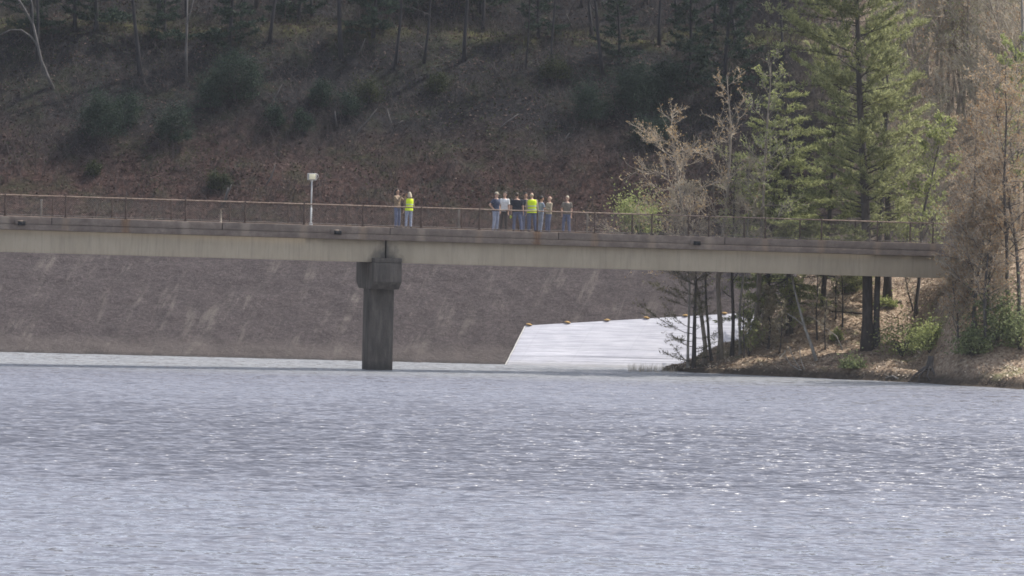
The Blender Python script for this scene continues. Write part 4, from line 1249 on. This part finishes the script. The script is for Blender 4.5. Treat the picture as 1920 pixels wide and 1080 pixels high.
    top = [(.005, .90, .168, .124)] + top[1:]
    sl.loft(R(top, .016, bulk), 18)
    so = sl.build('shirt', shirt, t); bake(so, .015 * k, 3)
    to = tr.build('trousers', trousers, t); bake(to, .015 * k, 3)
    for ob, amp in ((so, .007), (to, .006)):
        n_ = len(ob.data.vertices); c_ = np.empty(n_ * 3); ob.data.vertices.foreach_get('co', c_); c_ = c_.reshape(-1, 3)
        w_ = vn(c_[:, 0] * 14 + c_[:, 1] * 9, c_[:, 2] * 22, int(px)) * amp
        cx = np.zeros(3); dirv = nrm((c_ - cx) * (1, 1, 0))
        c_ = c_ + dirv * w_[:, None]
        ob.data.vertices.foreach_set('co', c_.ravel()); ob.data.update()
    for sx in (-1, 1):
        g_ = gait * sx
        A = np.array((sx * (.09 + legspread * 1.6), .02 - g_, 0.0))
        sm = MB(); sm.ball((A + (0, -.06, .04)) * k, np.array((.048, .135, .045)) * k, 12, 8); sm.box(*( (A[0]-.042)*k, (A[0]+.042)*k, (A[1]-.18)*k, (A[1]+.06)*k, 0, .028*k)); sm.ball((A + (0, .02, .06)) * k, np.array((.045, .055, .06)) * k, 10, 8)
        ob = sm.build('shoe', M['black'], t); bake(ob, .014, 2)
    hc = np.array((0, .010, 1.650)) * k
    if cap:
        cm = MB(); cm.ball(hc + np.array((0, .0, .028)) * k, np.array((.084, .102, .088)) * k, 16, 10)
        co = cm.build('cap', cap, t, True)
        import bmesh as _b
        bm = _b.new(); bm.from_mesh(co.data)
        _b.ops.bisect_plane(bm, geom=bm.verts[:] + bm.edges[:] + bm.faces[:], plane_co=hc + np.array((0, 0, .028)) * k, plane_no=(0, .15, 1), clear_inner=True)
        bm.to_mesh(co.data); bm.free()
        a = np.linspace(-1.1, 1.1, 9)
        br = []
        for q in a: br.append((.08 * math.sin(q), -.085 * math.cos(q) - .0, 1.672)); 
        ou = [(.085 * math.sin(q), -.10 * math.cos(q) - .075, 1.655 + .006 * math.cos(q)) for q in a]
        v = np.array(br + ou) * k
        f4 = np.array([(q, q + 1, q + 10, q + 9) for q in range(8)])
        bo = MB().add(v, f4).build('brim', cap, co); mm = bo.modifiers.new('t', 'SOLIDIFY'); mm.thickness = .006
    if hair:
        hm_ = MB()
        hm_.ball(hc + np.array((0, .006, .012)) * k, np.array((.081, .099, .104)) * k, 18, 12)
        import bmesh as _b
        ho = hm_.build('hair', hair, t, True)
        bm = _b.new(); bm.from_mesh(ho.data)
        _b.ops.bisect_plane(bm, geom=bm.verts[:] + bm.edges[:] + bm.faces[:], plane_co=hc + np.array((0, -.035, .012)) * k, plane_no=(0, 1.0, .75 if not bald else -.2), clear_inner=True)
        _b.ops.bisect_plane(bm, geom=bm.verts[:] + bm.edges[:] + bm.faces[:], plane_co=hc + np.array((0, 0, -.055)) * k, plane_no=(0, 0, 1), clear_inner=True)
        if bald:
            _b.ops.bisect_plane(bm, geom=bm.verts[:] + bm.edges[:] + bm.faces[:], plane_co=hc + np.array((0, 0, .015)) * k, plane_no=(0, .2, -1), clear_inner=True)
        bm.to_mesh(ho.data); bm.free()
        mm = ho.modifiers.new('t', 'SOLIDIFY'); mm.thickness = .012
        if hairlen:
            lm = MB()
            for q in range(11):
                a = PI / 2 + (q - 5) * .27
                p0 = np.array((.078 * math.cos(a), .014 + .09 * math.sin(a), 1.66)); p1 = np.array((.095 * math.cos(a), .03 + .10 * math.sin(a), 1.52)); p2 = np.array((.11 * math.cos(a), .05 + .10 * math.sin(a), 1.62 - hairlen))
                lm.tube(np.array([p0, p1, p2]) * k, np.array([.024, .028, .014]) * k, 7)
            lo = lm.build('long_hair', hair, ho); bake(lo, .014, 2)
    if vest:
        vm = MB(); vt = [r_ for r_ in torso if .95 < r_[1] < 1.46]
        vt = [(.005, .86, .172, .128)] + vt
        vm.loft(R(vt, .030, bulk), 20)
        vo = vm.build('vest', vest, t); bake(vo, .016, 3)
        for z in (1.02, 1.16):
            bd_ = MB(); th = np.linspace(0, 2 * PI, 33)
            rx, ry = (.158 * bulk + .041) * k, (.112 * (bulk * .5 + .5) * (1.0 if bulk < 1.08 else 1.12) + .041) * k
            a_ = np.stack([rx * np.cos(th), ry * np.sin(th), np.full(33, (z - .022) * k)], -1); b_ = a_ + (0, 0, .044 * k)
            bd_.add(np.vstack([a_, b_]), np.array([(q, q + 1, q + 34, q + 33) for q in range(32)]))
            bo = bd_.build('reflective_band', M['band'], vo, True)
    return t, hands, k

M['band'] = mottled('reflective_band', (.42, .44, .38), (.55, .56, .5), scale=8, bump=0, rough=.4)
C = dict(navy=cloth('navy_cotton', (.055, .065, .10)), white=cloth('white_cotton', (.66, .66, .66), .1), black=cloth('black_cotton', (.028, .030, .038)), hivis=cloth('hi_vis_yellow', (.64, .80, .03), .12),
         tan=cloth('tan_patterned_cloth', (.24, .18, .125), .6), jeans=cloth('blue_denim', (.11, .13, .21)), jeans_l=cloth('pale_denim', (.26, .29, .38)), dark=cloth('dark_brown_cloth', (.05, .042, .04)),
         dnavy=cloth('dark_navy_cloth', (.03, .035, .05)), blue=cloth('blue_grey_shirt', (.22, .26, .34)), khaki=cloth('khaki_cloth', (.34, .29, .21)), olive=cloth('grey_olive_cloth', (.17, .15, .125)),
         hair_k=mottled('black_hair', (.010, .008, .008), (.025, .02, .018), scale=30, bump=.004, rough=.5), hair_b=mottled('brown_hair', (.035, .024, .017), (.075, .052, .036), scale=30, bump=.004, rough=.5),
         hair_g=mottled('grey_blond_hair', (.34, .28, .20), (.52, .45, .34), scale=30, bump=.004, rough=.5), cap=cloth('tan_cap_cloth', (.36, .32, .25), .15))
person(746, 1.5, 1.80, 55, 'person with long black hair in tan patterned jacket and jeans facing one in yellow vest', shirt=C['tan'], trousers=C['jeans'], sleeve='long', arms=('raised', 'raised'), hair=C['hair_k'], hairlen=.42, skin='skin_dark')
person(766, 1.2, 1.67, 200, 'person seen from behind in bright yellow vest and jeans beside the long haired one', shirt=C['tan'], trousers=C['jeans_l'], sleeve='long', arms=('folded', 'down'), hair=C['hair_g'], hairlen=.12, vest=C['hivis'], bulk=1.05)
person(929, 1.1, 1.80, 50, 'person in tan peaked cap, navy t-shirt and pale jeans with hand on hip', shirt=C['navy'], trousers=C['jeans_l'], arms=('hip', 'pocket'), hair=C['hair_b'], cap=C['cap'], bulk=1.08)
person(944.5, 1.8, 1.82, -25, 'person in white t-shirt and dark trousers beside the one in the cap', shirt=C['white'], trousers=C['dark'], arms=('forward', 'down'), hair=C['hair_b'], bulk=1.0)
person(971, 1.0, 1.80, 175, 'broad person seen from behind in black t-shirt and jeans', shirt=C['black'], trousers=C['jeans'], arms=('down', 'down'), hair=C['hair_b'], bulk=1.28, legspread=.05)
person(987, 2.5, 1.82, 15, 'dark haired person in dark jacket, half hidden behind black shirt and yellow vest', shirt=C['dnavy'], trousers=C['jeans'], sleeve='long', arms=('folded', 'folded'), hair=C['hair_k'], skin='skin_dark')
person(999, 1.3, 1.82, 185, 'bald person seen from behind in yellow safety vest over tan sleeves', shirt=C['khaki'], trousers=C['jeans'], sleeve='long', arms=('down', 'down'), hair=C['hair_g'], bald=True, vest=C['hivis'], bulk=1.14, legspread=.03)
person(1013, 1.7, 1.68, 110, 'dark haired person in blue grey shirt next to the yellow safety vest', shirt=C['blue'], trousers=C['jeans_l'], arms=('forward', 'down'), hair=C['hair_k'], skin='skin_dark')
person(1027, 1.2, 1.68, -60, 'bald person in khaki shirt with folded arms and jeans, facing the group', shirt=C['khaki'], trousers=C['jeans'], sleeve='long', arms=('folded', 'folded'), hair=C['hair_g'], bald=True, bulk=1.05)
person(1062, 1.1, 1.73, -20, 'grey haired person in grey olive t-shirt standing alone at the right of the group', shirt=C['olive'], trousers=C['jeans'], arms=('pocket', 'down'), hair=C['hair_g'], bulk=1.1, legspread=.04)
# yellow glove bundle held by the person in black
q = bw(s_of(957.5, 402, .95), .95, 6.445 + .72)
gm = MB().ball((0, 0, 0), (.04, .03, .05), 10, 8)
for k in range(4): gm.tube([(-.03 + .02 * k, 0, -.03), (-.034 + .023 * k, -.01, -.10)], [.013, .010], 6)
gm.tube([(.04, 0, 0), (.075, -.01, -.04)], [.013, .011], 6)
o = gm.build('work_gloves', cloth('dull_yellow', (.42, .46, .08)), None); bake(o, .009, 2); o.location = q
tag(o, 'yellow work gloves held at the side of the person in black', 'gloves')

# ================================================================= AIR
hz = MB().box(-125, 135, -8, 425, -3.2, 62).build('haze', None)
hm = bpy.data.materials.new('haze'); hm.use_nodes = True
for n_ in list(hm.node_tree.nodes):
    if n_.type == 'BSDF_PRINCIPLED': hm.node_tree.nodes.remove(n_)
pv = hm.node_tree.nodes.new('ShaderNodeVolumePrincipled')
pv.inputs['Color'].default_value = (.80, .84, .95, 1); pv.inputs['Density'].default_value = .0001; pv.inputs['Anisotropy'].default_value = .2
hm.node_tree.links.new(pv.outputs[0], hm.node_tree.nodes['Material Output'].inputs['Volume'])
hz.data.materials.append(hm)
tag(hz, 'thin bluish haze in the air over the lake', kind='stuff')

# ================================================================= LIGHT, CAMERA
SUN_EL, SUN_AZ = math.radians(56), math.radians(63)     # azimuth from the view direction towards the right
world = bpy.data.worlds.new('World'); SC.world = world; world.use_nodes = True
nt = world.node_tree
sky = nt.nodes.new('ShaderNodeTexSky'); sky.sky_type = 'NISHITA'; sky.sun_disc = False
sky.sun_elevation = SUN_EL; sky.sun_rotation = SUN_AZ
sky.air_density = 1.0; sky.dust_density = 2.5; sky.ozone_density = 1.0
bg = nt.nodes['Background']; bg.inputs['Strength'].default_value = .14
hsv = nt.nodes.new('ShaderNodeHueSaturation'); hsv.inputs['Saturation'].default_value = .55
nt.links.new(sky.outputs[0], hsv.inputs['Color']); nt.links.new(hsv.outputs[0], bg.inputs['Color'])
sd = np.array([math.sin(SUN_AZ) * math.cos(SUN_EL), math.cos(SUN_AZ) * math.cos(SUN_EL), math.sin(SUN_EL)])
L = bpy.data.lights.new('sun', 'SUN'); L.energy = 3.6; L.angle = math.radians(.53); L.color = (1, .95, .87)
lo = bpy.data.objects.new('sun', L); COL.objects.link(lo)
lo.rotation_euler = Vector(sd).to_track_quat('Z', 'Y').to_euler()
lo.location = (60, 300, 120)

cam = bpy.data.cameras.new('camera'); co = bpy.data.objects.new('camera', cam); COL.objects.link(co)
cam.sensor_width = 36; cam.lens = F / 1920 * 36; cam.clip_start = 1; cam.clip_end = 3000
mw = np.eye(4); mw[:3, 0] = RT; mw[:3, 1] = UP; mw[:3, 2] = -fwd; mw[:3, 3] = EYE
co.matrix_world = Matrix(mw.tolist())
SC.camera = co
SC.view_settings.view_transform = 'Standard'; SC.view_settings.look = 'None'; SC.view_settings.exposure = 0.8; SC.view_settings.gamma = 1
SC.render.engine = 'CYCLES'
SC.cycles.use_denoising = True
SC.cycles.max_bounces = 6; SC.cycles.diffuse_bounces = 3; SC.cycles.glossy_bounces = 3
SC.cycles.sample_clamp_indirect = 6; SC.cycles.sample_clamp_direct = 2
SC.cycles.filter_width = 1.7
